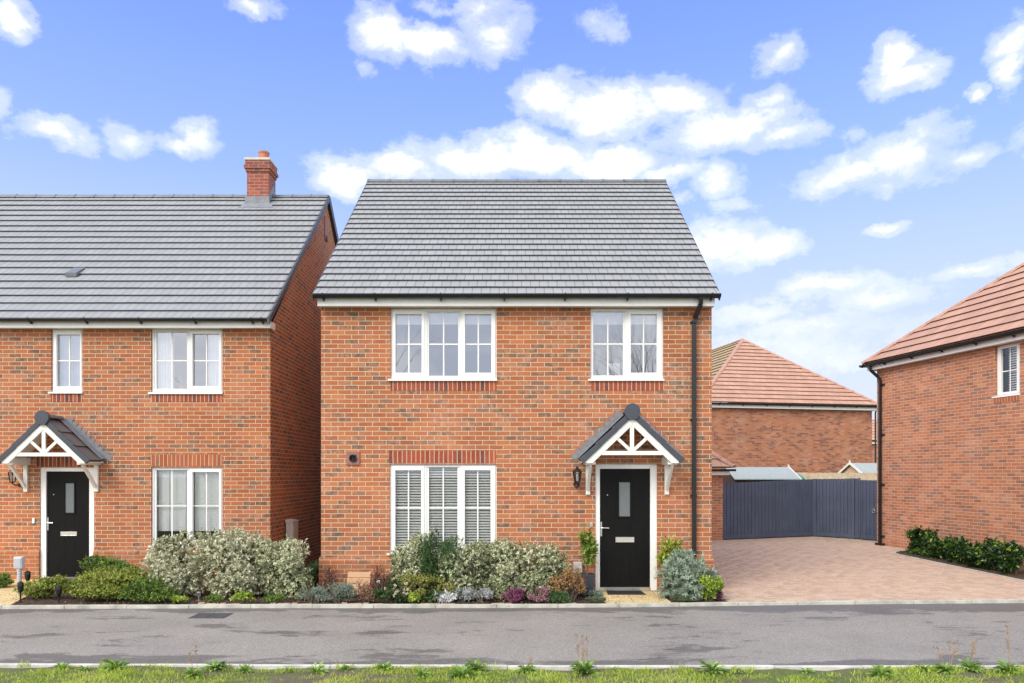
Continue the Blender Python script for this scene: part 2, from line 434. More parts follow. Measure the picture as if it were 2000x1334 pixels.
def window(parent, x0, x1, z0, z1, d, lights, zbar, T=None, sill=True, label=None, glass='glass', sx=.04):
    """lights: (glass x0, x1, z0, z1, opener)"""
    y = d + .035
    fr = MB(T); bars = MB(T); gl = MB(T)
    edges = [x0]
    for a, b in zip(lights[:-1], lights[1:]): edges.append((a[1] + b[0]) / 2)
    edges.append(x1)
    ow = .045
    ring(fr, x0, x1, z0, z1, ow, y, y + .07)
    for e in edges[1:-1]: fr.box(e - .028, e + .028, y, y + .07, z0 + ow, z1 - ow)
    for i, (g0, g1, h0, h1, op) in enumerate(lights):
        l = edges[i] + (ow if i == 0 else .028); r = edges[i + 1] - (ow if i == len(lights) - 1 else .028)
        b_, t_ = z0 + ow, z1 - ow
        e = .0015
        yo = y - .016 if op else y + .012
        if op: l -= .02; r += .02; b_ -= .015; t_ += .015
        if g0 > l: fr.box(l + e, g0, yo, y + .05, b_ + e, t_ - e)
        if r > g1: fr.box(g1, r - e, yo, y + .05, b_ + e, t_ - e)
        fr.box(g0, g1, yo, y + .05, b_ + e, h0); fr.box(g0, g1, yo, y + .05, h1, t_ - e)
        yg = y + .034
        gl.quad((g0 - .005, yg, h0 - .005), (g1 + .005, yg, h0 - .005), (g1 + .005, yg, h1 + .005), (g0 - .005, yg, h1 + .005))
        m = (g0 + g1) / 2; w = .0105
        bars.box(m - w, m + w, yg - .010, yg - .003, h0, h1)
        bars.box(g0, m - w, yg - .010, yg - .003, zbar - w, zbar + w); bars.box(m + w, g1, yg - .010, yg - .003, zbar - w, zbar + w)
    f = part('window', fr, 'upvc', parent, bevel=.004)
    if label: f['label'] = label
    part('pane', gl, glass, f); part('glazing_bars', bars, 'upvc', f)
    if sill:
        s = MB(T); s.box(x0 - sx, x1 + .008, d - .035, y - .001, z0 - .028, z0 + .004); part('sill', s, 'upvc_sill', f, bevel=.003)
    return f

def tiled(mb, EL, ER, RL, RR, rows, tw=.30, lip=.036, thick=.016, jit=.0011, u0=0.0):
    """stepped courses of roof tiles over the quad eaves-left, eaves-right, ridge-left, ridge-right"""
    EL, ER, RL, RR = map(Vector, (EL, ER, RL, RR))
    ed = (ER - EL).normalized(); up = ((RL + RR) / 2 - (EL + ER) / 2)
    nrm = ed.cross(up).normalized()
    if nrm.z < 0: nrm = -nrm
    upd = (up - ed * up.dot(ed)).normalized()
    dn_ = nrm * -.006
    mb.add([EL + dn_, ER + dn_, RR + dn_, RL + dn_], [(0, 1, 2, 3)], [[(.05, .5)] * 4])
    for i in range(rows):
        t0 = i / rows; t1 = min(1.0, (i + 1.12) / rows)
        L0 = EL.lerp(RL, t0); R0 = ER.lerp(RR, t0); L1 = EL.lerp(RL, t1); R1 = ER.lerp(RR, t1)
        lu0 = (L0 - EL).dot(ed); ru0 = (R0 - EL).dot(ed); lu1 = (L1 - EL).dot(ed); ru1 = (R1 - EL).dot(ed)
        off = (i % 2) * tw / 2
        k0 = math.floor((min(lu0, lu1) - off) / tw); us = []
        k = k0
        while off + k * tw < max(ru0, ru1) + tw: us.append(off + k * tw); k += 1
        row_j = random.uniform(-jit, jit)
        dz = 0.0
        for a, b in zip(us[:-1], us[1:]):
            a0 = min(max(a, lu0), ru0); b0 = min(max(b, lu0), ru0); a1 = min(max(a, lu1), ru1); b1 = min(max(b, lu1), ru1)
            if b0 - a0 < .002 and b1 - a1 < .002: continue
            j = row_j + random.uniform(-jit, jit); js = random.uniform(-jit, jit) * 1.5
            base0 = L0 - ed * lu0; base1 = L1 - ed * lu1
            A = base0 + ed * a0 + nrm * (lip + j) + upd * js; B = base0 + ed * b0 + nrm * (lip + j + random.uniform(-jit, jit) * .6) + upd * js
            C = base1 + ed * b1 + nrm * .006; Dv = base1 + ed * a1 + nrm * .006
            A2 = A - nrm * thick; B2 = B - nrm * thick
            A3 = A2 + upd * .09 - nrm * (lip * .45); B3 = B2 + upd * .09 - nrm * (lip * .45)
            vi = i + .02
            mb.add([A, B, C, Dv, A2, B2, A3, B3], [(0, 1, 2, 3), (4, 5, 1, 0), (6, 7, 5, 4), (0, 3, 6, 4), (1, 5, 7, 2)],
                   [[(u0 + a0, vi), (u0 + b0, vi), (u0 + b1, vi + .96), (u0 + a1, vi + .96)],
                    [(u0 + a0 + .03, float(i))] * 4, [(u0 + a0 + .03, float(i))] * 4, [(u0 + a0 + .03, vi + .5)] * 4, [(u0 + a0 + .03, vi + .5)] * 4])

def ridge_tiles(mb, P0, P1, r=.11, seg=.45, gap=.006, drop=.02):
    P0 = Vector(P0); P1 = Vector(P1); L = (P1 - P0).length; n = max(1, round(L / seg)); d = (P1 - P0) / n
    dn = d.normalized(); sd = dn.cross(Vector((0, 0, 1))).normalized(); u = sd.cross(dn).normalized()
    for i in range(n):
        a = P0 + d * i + dn * gap; b = P0 + d * (i + 1) - dn * gap * .2
        jj = random.uniform(-.003, .003)
        v = []
        for p, rr in ((a, r), (b, r * 1.0)):
            for k in range(9):
                an = math.pi * (k / 8)
                v.append(p + sd * math.cos(an) * rr + u * (math.sin(an) * rr * .75 - drop + jj))
        f = [(k, k + 1, k + 10, k + 9) for k in range(8)] + [tuple(range(9)), tuple(range(9, 18))[::-1]]
        mb.add(v, f)
        # lapped collar
        v = []
        for p, rr in ((a - dn * gap * 1.1, r * 1.06), (a + dn * .035, r * 1.06)):
            for k in range(9):
                an = math.pi * (k / 8)
                v.append(p + sd * math.cos(an) * rr + u * (math.sin(an) * rr * .75 - drop + jj + .004))
        mb.add(v, f)

def gutter(parent, a0, a1, y, z, T=None, r=.062, br=None, mat='gutter_black'):
    g = MB(T); n = 10; v = []; rr = r; ri = r - .006
    for a in (a0, a1):
        for q, sgn in ((rr, 1), (ri, -1)):
            rng = range(n + 1) if sgn == 1 else range(n, -1, -1)
            for k in rng:
                an = math.pi + math.pi * k / n
                v.append((a, y + q * math.cos(an), z + q * math.sin(an) * 1.05))
    m = 2 * (n + 1)
    g.add(v, [(k, (k + 1) % m, m + (k + 1) % m, m + k) for k in range(m)])
    for a in (a0, a1 - .012):
        cap = [(y + rr * 1.08 * math.cos(math.pi + math.pi * k / n), z + rr * 1.12 * math.sin(math.pi + math.pi * k / n)) for k in range(n + 1)]
        g.prism(cap, a, a + .012, 'x')
    o = part('gutter', g, mat, parent)
    for a in (br or []):
        b = MB(T); cap = [(y + (rr + .007) * math.cos(math.pi + math.pi * k / n), z + (rr + .009) * math.sin(math.pi + math.pi * k / n) * 1.05) for k in range(n + 1)]
        b.prism(cap + [(y + rr, z + .01), (y - rr - .004, z + .01)], a - .011, a + .011, 'x')
        b.box(a - .012, a + .012, y + .01, y + r + .018, z - r * 1.05 - .034, z - r * 1.0)
        part('gutter_bracket', b, mat, o)
    return o

def canopy(parent, cx, wy, zE, half=.785, rise=.75, p=.55, lead_side='both'):
    """gabled porch hood; zE is the height of the tile ends, wy the wall plane"""
    yf = wy - p
    ang = math.atan2(rise, half); zA = zE + rise
    truss = MB()
    W = .105
    def slope_pt(s, t, off):    # t 0 at eave, 1 at apex; off measured normal to slope, down
        return (cx + s * half * (1 - t) - s * 0, zE + rise * t - off / math.cos(ang))
    # barge boards (white), as polygons
    for s in (-1, 1):
        o1, o2 = .045, .155
        a = slope_pt(s, 0.0, o1); b = slope_pt(s, 1.0, o1); c = slope_pt(s, 1.0, o2); d = slope_pt(s, 0.0, o2)
        zb = zE - .055
        x_in = cx + s * half - s * (.045 + .0)
        # foot cut level
        def xat(off, z): return cx + s * (half - (z + off / math.cos(ang) - zE) / math.tan(ang))
        foot1 = (xat(o1, zb), zb); foot2 = (xat(o2, zb), zb)
        foot1 = (cx + s * (half - .055), foot1[1]) if abs(foot1[0] - cx) > half - .055 else foot1
        za = zE - o1 / math.cos(ang) + (half - abs(foot1[0] - cx)) * math.tan(ang)
        poly = [foot1, (foot1[0], za), b, c, foot2]
        truss.prism(poly, yf + .02, yf + .055, 'y')
    zc = zE + .10
    hc = half - (.155 / math.sin(ang)) - (zc - zE) / math.tan(ang) + .055
    truss.box(cx - hc, cx + hc, yf + .026, yf + .060, zc - .03, zc + .035)
    ztop = zE + rise - .155 / math.cos(ang)
    truss.box(cx - .032, cx + .032, yf + .028, yf + .056, zc + .036, ztop + .02)
    for s in (-1, 1):
        truss.beam((cx + s * .03, yf + .043, zc + .05), (cx + s * .235, yf + .043, zc + .24), .024, .05, up=(0, 0, 1))
    o = part('porch_canopy', truss, 'white_paint', parent, bevel=.003)
    # inner lining / side beams
    lin = MB()
    for s in (-1, 1):
        n = (s * math.sin(ang), 0, math.cos(ang))
        A = (cx + s * half, 0, zE); B = (cx, 0, zA)
        q = []
        for off in (.044, .028):
            for (P, yy) in ((A, yf + .058), (B, yf + .058), (B, wy - .002), (A, wy - .002)):
                q.append((P[0] - s * (0.02 if P is A else 0), yy, P[2] - off / math.cos(ang) + (0.016 if P is A else 0)))
        lin.hexa(q)
        xi = cx + s * (half - .215); xo = cx + s * (half - .07)
        lin.box(min(xi, xo), max(xi, xo), yf + .057, wy - .002, zE - .075, zE - .040)
        lin.box(xo - .012 if s > 0 else xo, xo if s > 0 else xo + .012, yf + .057, wy - .002, zE - .039, zE + .012)
        lin.hexa([(xi, yf + .057, zE - .039), (xi + s * .01, yf + .057, zE - .039), (xi + s * .01, wy - .002, zE - .039), (xi, wy - .002, zE - .039),
                  (xi, yf + .057, zE + .06), (xi + s * .01, yf + .057, zE + .06), (xi + s * .01, wy - .002, zE + .06), (xi, wy - .002, zE + .06)])
    part('canopy_lining', lin, 'white_paint', o)
    # tiles in three courses each side, and the dark dry-verge caps on the front edge
    tl = MB(); vg = MB()
    for s in (-1, 1):
        E0 = (cx + s * half, yf + .03, zE - .01); E1 = (cx + s * half, wy - .10, zE - .01); R0 = (cx, yf + .03, zA - .01); R1 = (cx, wy - .10, zA - .01)
        if s > 0: tiled(tl, E0, E1, R0, R1, 3, tw=.30, lip=.030, thick=.02)
        else: tiled(tl, E1, E0, R1, R0, 3, tw=.30, lip=.030, thick=.02)
        for i in range(3):
            t0, t1 = i / 3 - (.0 if i else .02), (i + 1) / 3
            P = Vector((cx + s * half * (1 - t0), 0, zE + rise * t0)); Q = Vector((cx + s * half * (1 - t1), 0, zE + rise * t1))
            nn = Vector((s * math.sin(ang), 0, math.cos(ang)))
            pts = []
            for yy in (yf, yf + .05):
                for (V_, h) in ((P, -.058), (Q, -.062), (Q, .018), (P, .034)): pts.append((V_.x + nn.x * h, yy, V_.z + nn.z * h))
            vg.add(pts, [(0, 1, 2, 3), (7, 6, 5, 4), (0, 4, 5, 1), (1, 5, 6, 2), (2, 6, 7, 3), (3, 7, 4, 0)])
    part('canopy_tiles', tl, 'tile_brown', o); part('verge_caps', vg, 'verge_dark', o, bevel=.003)
    rt = MB(); ridge_tiles(rt, (cx, yf + .03, zA + .02), (cx, wy - .07, zA + .02), r=.095, seg=.42)
    part('canopy_ridge', rt, 'tile_brown', o)
    dk = MB(); pr = []
    for k in range(17):
        a = -R(20) + R(220) * k / 16; pr.append((cx + .125 * math.cos(a), zA + .0 + .125 * math.sin(a)))
    pr += [(cx - .085, zA - .10), (cx - .055, zA - .125), (cx + .055, zA - .125), (cx + .085, zA - .10)]
    dk.prism(pr, yf - .028, yf + .02, 'y'); dko = part('ridge_end_cap', dk, 'verge_dark', o, bevel=.004)
    sc2 = MB()
    for s in (-1, 1): sc2.lathe([(.009, -.034), (.009, -.027)], (cx + s * .062, yf, zA + .02), 8, 'y')
    # stepped lead flashing, dressed over the tiles and up the brick courses
    ld = MB(); nst = 10
    for s in (-1, 1):
        nn = Vector((s * math.sin(ang), 0, math.cos(ang)))
        P = Vector((cx + s * half, 0, zE)); Q = Vector((cx, 0, zA))
        a = [P + nn * .045, Q + nn * .045]
        ld.add([(a[0].x, wy - .16, a[0].z), (a[1].x, wy - .16, a[1].z), (a[1].x, wy - .006, a[1].z + .01), (a[0].x, wy - .006, a[0].z + .01),
                (a[0].x, wy - .16, a[0].z - .01), (a[1].x, wy - .16, a[1].z - .01)], [(0, 1, 2, 3), (4, 5, 1, 0)])
        x_prev = cx + s * (half + .10)
        for k in range(nst):
            t0 = k / nst; t1 = (k + 1) / nst
            z0 = zE + rise * t0 + .02; z1 = z0 + rise / nst
            xin0 = cx + s * half * (1 - t0) - s * .01; xin1 = cx + s * half * (1 - t1) - s * .01
            xo = cx + s * (half * (1 - t0) + .155); xt = cx + s * (half * (1 - t0) + .105)
            pl = [(xin0, z0 - .02), (xo - s * .05, z0 + .0), (xo, z1 + .012), (xt - s * .03, z1 + .012), (xin1, z1)]
            yk = wy - .004 - .0008 * k
            ld.add([(x, yk, z) for x, z in pl] + [(x, yk + .003, z) for x, z in pl],
                   [tuple(range(5)), tuple(range(5, 10))[::-1]] + [(i, (i + 1) % 5, (i + 1) % 5 + 5, i + 5) for i in range(5)])
    part('lead_flashing', ld, 'lead', o)
    # gallows brackets
    for s in (-1, 1):
        b = MB(); bx = cx + s * (half - .142)
        b.box(bx - .035, bx + .035, wy - .045, wy - .002, zE - .56, zE - .077)
        n = 8; pts = []
        for k in range(n + 1):
            t = k / n; pts.append((bx, wy - .06 - (p - .17) * t + .05 * math.sin(math.pi * t), zE - .47 + .385 * t - .035 * math.sin(math.pi * t)))
        for q0, q1 in zip(pts[:-1], pts[1:]): b.beam(q0, q1, .05, .05, up=(0, 1, 0))
        for zz in (zE - .52, zE - .13): b.lathe([(.012, -.05), (.012, -.044)], (bx, wy, zz), 8, 'y')
        part('bracket', b, 'white_paint', o, bevel=.004)
    return o

def front_door(parent, x0, x1, z0, z1, d, lx0, lx1, lz0, lz1, g, letter, hz, spy, label=None):
    fr = MB(); y = d + .02
    fr.box(x0, lx0, y, y + .08, z0, z1); fr.box(lx1, x1, y, y + .08, z0, z1)
    fr.box(lx0, lx1, y, y + .08, lz1, z1)
    lf = MB(); yl = y + .028
    gx0, gx1, gz0, gz1 = g
    e = .002
    lf.box(lx0 + e, gx0, yl, yl + .045, lz0, lz1 - e); lf.box(gx1, lx1 - e, yl, yl + .045, lz0, lz1 - e)
    lf.box(gx0, gx1, yl, yl + .045, lz0, gz0); lf.box(gx0, gx1, yl, yl + .045, gz1, lz1 - e)
    dr = part('door', lf, 'door_black', parent, bevel=.002)
    if label: dr['label'] = label
    part('door_frame', fr, 'upvc', dr, bevel=.004)
    th = MB(); th.box(lx0, lx1, y - .01, y + .07, z0, lz0 - .002); part('threshold', th, 'metal', dr)
    m = MB(); ring(m, gx0 - .028, gx1 + .028, gz0 - .028, gz1 + .028, .030, yl - .012, yl - .0005); part('glass_surround', m, 'door_black', dr, bevel=.004)
    gl = MB(); gl.box(gx0, gx1, yl + .006, yl + .03, gz0, gz1); part('glass_panel', gl, 'glass_frosted', dr)
    m = MB(); a0, a1, b0, b1 = letter; ring(m, a0, a1, b0, b1, .012, yl - .012, yl - .0005); m.box(a0 + .0125, a1 - .0125, yl - .008, yl - .0005, b0 + .0125, b1 - .0125); part('letter_plate', m, 'nickel', dr, bevel=.002)
    m = MB(); hx = lx0 + .022
    m.box(hx - .014, hx + .014, yl - .012, yl - .0005, hz - .14, hz + .095)
    m.tube([(hx, yl - .01, hz), (hx, yl - .05, hz), (hx + .02, yl - .055, hz), (hx + .125, yl - .055, hz - .003)], .009, 8)
    m.lathe([(.010, -.018), (.010, 0)], (hx, yl, hz - .075), 10, 'y')
    part('handle', m, 'metal', dr)
    m = MB(); m.lathe([(.010, -.008), (.010, 0)], (spy[0], yl, spy[1]), 12, 'y'); part('spyhole', m, 'metal', dr)
    return dr

def louvre(parent, x0, x1, z0, z1, y, pitch, T=None, mat='blind_white', name='shutter', sw=.03, tilt=.2, stiles=True):
    m = MB(T)
    if stiles:
        m.box(x0, x0 + .02, y - .005, y + .02, z0, z1); m.box(x1 - .02, x1, y - .005, y + .02, z0, z1)
    z = z0 + pitch / 2; n = 0
    while z < z1:
        j = random.uniform(-.001, .001)
        dz = sw * math.sin(tilt) + .004; dy = sw * math.cos(tilt)
        m.add([(x0 + .021, y, z + j - dz / 2), (x1 - .021, y, z + j - dz / 2), (x1 - .021, y + dy, z + j + dz / 2), (x0 + .021, y + dy, z + j + dz / 2),
               (x0 + .021, y, z + j - dz / 2 + .006), (x1 - .021, y, z + j - dz / 2 + .006), (x1 - .021, y + dy, z + j + dz / 2 + .006), (x0 + .021, y + dy, z + j + dz / 2 + .006)],
              [(0, 3, 2, 1), (4, 5, 6, 7), (0, 1, 5, 4), (2, 3, 7, 6)])
        z += pitch; n += 1
    return part(name, m, mat, parent)
def curtain(parent, x0, x1, z0, z1, y, amp=.02, n=9, mat='fabric_white', name='curtain', T=None):
    m = MB(T); N = n * 8; v = []
    for k in range(N + 1):
        t = k / N; a = amp * math.sin(t * n * 2 * math.pi) * (.7 + .3 * math.sin(t * 7))
        x = x0 + (x1 - x0) * t
        v += [(x, y + a, z0), (x, y + a * .7, z1)]
    m.add(v, [(2 * k, 2 * k + 2, 2 * k + 3, 2 * k + 1) for k in range(N)])
    return part(name, m, mat, parent, smooth=True)
def roller(parent, x0, x1, z0, z1, y, T=None):
    m = MB(T); m.box(x0, x1, y, y + .004, z0, z1); m.box(x0, x1, y - .006, y + .010, z0 - .018, z0 - .0005); return part('roller_blind', m, 'fabric_white', parent)

def wall_lamp(label, x, wy, zt, side=0, group='lanterns beside the front doors'):
    """coach lantern on a round wall plate"""
    t = thing('wall_lantern', label, 'wall lamp', (x, wy, zt - .33), group=group)
    yy = wy - .15; lx = x + side * .11
    b = MB()
    b.lathe([(.045, -.02), (.05, -.012), (.05, -.002)], (x, wy, zt - .29), 18, 'y')
    b.tube([(x, wy - .02, zt - .29), ((x + lx) / 2, wy - .10, zt - .315), (lx, yy, zt - .29), (lx, yy, zt - .265)], .011, 8)
    b.lathe([(.030, 0), (.038, .02), (.026, .05), (.012, .06)], (x + 0.0, wy - .045, zt - .345), 12)
    part('wall_bracket', b, 'lamp_black', t, smooth=False)
    c = MB()
    c.lathe([(.015, -.275), (.042, -.26), (.046, -.25)], (lx, yy, zt), 6)
    for k in range(6):
        a = math.pi / 3 * k
        c.tube([(lx + .044 * math.cos(a), yy + .044 * math.sin(a), zt - .25), (lx + .070 * math.cos(a), yy + .070 * math.sin(a), zt - .09)], .0075, 5)
    c.lathe([(.074, -.09), (.078, -.082), (.060, -.058), (.028, -.036), (.020, -.02), (.026, -.014), (.008, -.004), (.004, .012)], (lx, yy, zt), 6)
    part('lantern_cage', c, 'lamp_black', t)
    g = MB(); g.lathe([(.041, -.248), (.066, -.091)], (lx, yy, zt), 6); part('lantern_glass', g, 'glass_lamp', t)
    g = MB(); g.lathe([(.012, -.24), (.02, -.22), (.022, -.16), (.012, -.13)], (lx, yy, zt), 10); part('bulb', g, 'blind_white', t)
    return t

# ------------------------------------------------------------------ vegetation
rng = np.random.default_rng(11)
def unit(a): return a / np.maximum(np.linalg.norm(a, axis=-1, keepdims=True), 1e-9)
def leaf_object(name, mat, parent, C, D, Nn, L, W, tint, cup=.25):
    S = unit(np.cross(D, Nn)); Nn = unit(np.cross(S, D)); n = len(C)
    L = np.broadcast_to(L, (n,))[:, None]; W = np.broadcast_to(W, (n,))[:, None]
    v = np.empty((n, 4, 3))
    v[:, 0] = C; v[:, 1] = C + D * L * .5 + S * W * .5 + Nn * W * cup; v[:, 2] = C + D * L; v[:, 3] = C + D * L * .5 - S * W * .5 + Nn * W * cup
    me = bpy.data.meshes.new(name)
    me.vertices.add(4 * n); me.vertices.foreach_set('co', v.reshape(-1).astype(np.float32))
    me.loops.add(4 * n); me.loops.foreach_set('vertex_index', np.arange(4 * n, dtype=np.int32))
    me.polygons.add(n); me.polygons.foreach_set('loop_start', np.arange(0, 4 * n, 4, dtype=np.int32))
    me.polygons.foreach_set('loop_total', np.full(n, 4, dtype=np.int32))
    at = me.attributes.new('tint', 'FLOAT', 'FACE'); at.data.foreach_set('value', np.clip(tint, 0, 1).astype(np.float32))
    me.materials.append(MATS[mat]); me.update(calc_edges=True)
    o = bpy.data.objects.new(name, me); link(o, parent)
    return o
def blob_points(n, rx, ry, rz, cz, lumps, fill=.25, power=1.0):
    """points spread over a lumpy crown; returns points and outward directions"""
    ld = unit(rng.normal(size=(lumps, 3)) * np.array([1, 1, 1.15])); 
    lc = ld * rng.uniform(.40, .80, (lumps, 1)); lr = rng.uniform(.20, .46, lumps)
    k = rng.integers(0, lumps, n); d = unit(rng.normal(size=(n, 3)))
    rr = lr[k][:, None] * np.where(rng.random((n, 1)) < fill, rng.random((n, 1)), rng.uniform(.82, 1.08, (n, 1)))
    p = lc[k] + d * rr
    out = unit(unit(p) * .6 + d * .7)
    q = 1 / np.sqrt(np.clip(1 - .75 * np.minimum(p[:, 2], .15) ** 2, .3, 1)); p[:, 0] *= q; p[:, 1] *= q
    p = p * np.array([rx, ry, rz]); p[:, 2] += cz
    return p, out, k
def clusters(P, O, nl, spread, L, W, Lv=.3, up=.25):
    """nl leaves fanned round each shoot tip"""
    n = len(P); ax = unit(O + np.array([0, 0, up]) + rng.normal(size=(n, 3)) * .25)
    A = np.repeat(ax, nl, 0); B = np.repeat(P, nl, 0)
    r = unit(np.cross(A, rng.normal(size=A.shape)))
    sp = spread * rng.uniform(.5, 1.15, (len(A), 1))
    D = unit(A * np.cos(sp) + r * np.sin(sp)); Nn = unit(A * np.sin(sp) - r * np.cos(sp) + rng.normal(size=A.shape) * .25)
    off = A * rng.uniform(-.9, .5, (len(A), 1)) * L
    Ls = L * rng.uniform(1 - Lv, 1 + Lv, len(A)); return B + off, D, Nn, Ls, Ls * W / L
KIND = {}
def kind(name, stops, trans=.18, rough=.55, var=.15, **kw):
    m_attr('leaf_' + name, stops, rough, trans, 30, .35, var); KIND[name] = dict(mat='leaf_' + name, **kw)
kind('pitto', [(0, (.16, .21, .10)), (.3, (.33, .38, .20)), (.65, (.54, .56, .34)), (1, (.74, .72, .54))], L=.038, W=.022, nl=9, sp=1.15, dens=1.0, lumps=24, shoots=.30)
kind('pitto_grey', [(0, (.20, .23, .13)), (.3, (.42, .44, .27)), (.65, (.62, .62, .42)), (1, (.80, .76, .58))], L=.038, W=.021, nl=9, sp=1.15, dens=1.0, lumps=26, shoots=.34)
kind('dark', [(0, (.04, .08, .025)), (.5, (.085, .16, .055)), (1, (.15, .26, .09))], L=.035, W=.007, nl=11, sp=.7, dens=1.7, lumps=34, shoots=.3)
kind('yellowgreen', [(0, (.10, .15, .02)), (.4, (.23, .31, .045)), (.8, (.45, .50, .10)), (1, (.42, .28, .12))], L=.028, W=.014, nl=8, sp=1.1, dens=1.1, lumps=18, shoots=.10)
kind('midgreen', [(0, (.06, .11, .02)), (.5, (.16, .26, .045)), (1, (.30, .42, .09))], L=.026, W=.012, nl=9, sp=1.0, dens=1.1, lumps=12, shoots=.18)
kind('lime', [(0, (.13, .20, .02)), (.5, (.30, .43, .05)), (1, (.52, .62, .12))], L=.034, W=.018, nl=8, sp=1.1, dens=.9, lumps=8, shoots=.12)
kind('limegold', [(0, (.14, .17, .03)), (.5, (.34, .36, .09)), (.9, (.52, .50, .18)), (1, (.45, .2, .1))], L=.024, W=.012, nl=9, sp=1.1, dens=1.0, lumps=12, shoots=.1)
kind('bay', [(0, (.07, .12, .02)), (.5, (.17, .28, .04)), (.85, (.34, .44, .08)), (1, (.36, .16, .07))], L=.072, W=.026, nl=6, sp=.95, dens=.30, lumps=9, shoots=.15)
kind('baylime', [(0, (.12, .17, .02)), (.5, (.30, .38, .04)), (1, (.50, .54, .10))], L=.064, W=.024, nl=6, sp=.95, dens=.34, lumps=8, shoots=.15)
kind('euphorbia', [(0, (.17, .23, .17)), (.5, (.34, .43, .32)), (1, (.56, .64, .50))], L=.062, W=.011, nl=20, sp=1.15, dens=.36, lumps=34, shoots=.05, rough=.6)
kind('silver', [(0, (.45, .47, .47)), (.5, (.66, .68, .68)), (1, (.84, .85, .84))], L=.05, W=.016, nl=10, sp=1.1, dens=.5, lumps=6, shoots=.1, trans=.1)
kind('greyblue', [(0, (.13, .18, .13)), (.5, (.25, .31, .24)), (1, (.38, .44, .36))], L=.030, W=.006, nl=12, sp=.7, dens=.9, lumps=9, shoots=.3)
kind('greysoft', [(0, (.30, .32, .31)), (.5, (.48, .51, .50)), (1, (.66, .68, .67))], L=.022, W=.007, nl=12, sp=1.0, dens=1.1, lumps=8, shoots=.1)
kind('purple', [(0, (.13, .04, .07)), (.4, (.32, .08, .20)), (.8, (.50, .17, .34)), (1, (.22, .22, .08))], L=.022, W=.008, nl=12, sp=.8, dens=1.1, lumps=7, shoots=.25)
kind('pinkheather', [(0, (.25, .12, .12)), (.5, (.52, .26, .32)), (.85, (.66, .42, .44)), (1, (.28, .30, .12))], L=.022, W=.008, nl=12, sp=.8, dens=1.1, lumps=7, shoots=.25)
kind('bronze', [(0, (.15, .07, .04)), (.35, (.38, .19, .10)), (.7, (.50, .32, .14)), (1, (.34, .34, .14))], L=.028, W=.011, nl=8, sp=1.1, dens=.85, lumps=12, shoots=.15)
kind('redbrown', [(0, (.07, .03, .025)), (.5, (.17, .075, .06)), (1, (.30, .16, .11))], L=.024, W=.009, nl=6, sp=1.0, dens=.36, lumps=10, shoots=.4)
kind('rust', [(0, (.16, .07, .04)), (.5, (.34, .19, .12)), (1, (.46, .33, .22))], L=.026, W=.009, nl=7, sp=1.0, dens=.5, lumps=9, shoots=.3)
kind('skimmia', [(0, (.03, .06, .02)), (.5, (.07, .12, .035)), (1, (.13, .20, .06))], L=.05, W=.018, nl=8, sp=1.1, dens=.5, lumps=8, shoots=.1)
kind('laurel', [(0, (.012, .028, .010)), (.55, (.030, .068, .018)), (.86, (.09, .19, .03)), (1, (.34, .50, .07))], L=.060, W=.032, nl=8, sp=1.05, dens=.55, lumps=12, shoots=.5, rough=.3)
kind('mat_green', [(0, (.07, .11, .05)), (.5, (.14, .19, .09)), (1, (.24, .29, .16))], L=.016, W=.007, nl=10, sp=1.0, dens=1.4, lumps=10, shoots=.1)
m_attr('leaf_weed', [(0, (.10, .20, .03)), (.5, (.22, .38, .07)), (1, (.38, .54, .14))], .6, .3, 30, .3, .15)
m_attr('leaf_grass', [(0, (.22, .32, .03)), (.45, (.46, .60, .08)), (.8, (.68, .72, .17)), (1, (.74, .66, .34))], .7, .3, 10, .2, .2)
m_attr('leaf_dry', [(0, (.26, .17, .10)), (1, (.50, .38, .24))], .8, .2, 20, .2, .2)
m_attr('leaf_chip', [(0, (.05, .03, .02)), (.6, (.16, .10, .07)), (1, (.36, .28, .20))], .9, .0, 20, .2, .2)
m_attr('petal_cream', [(0, (.62, .50, .36)), (1, (.85, .80, .66))], .6, .2, 20, .2, .1)

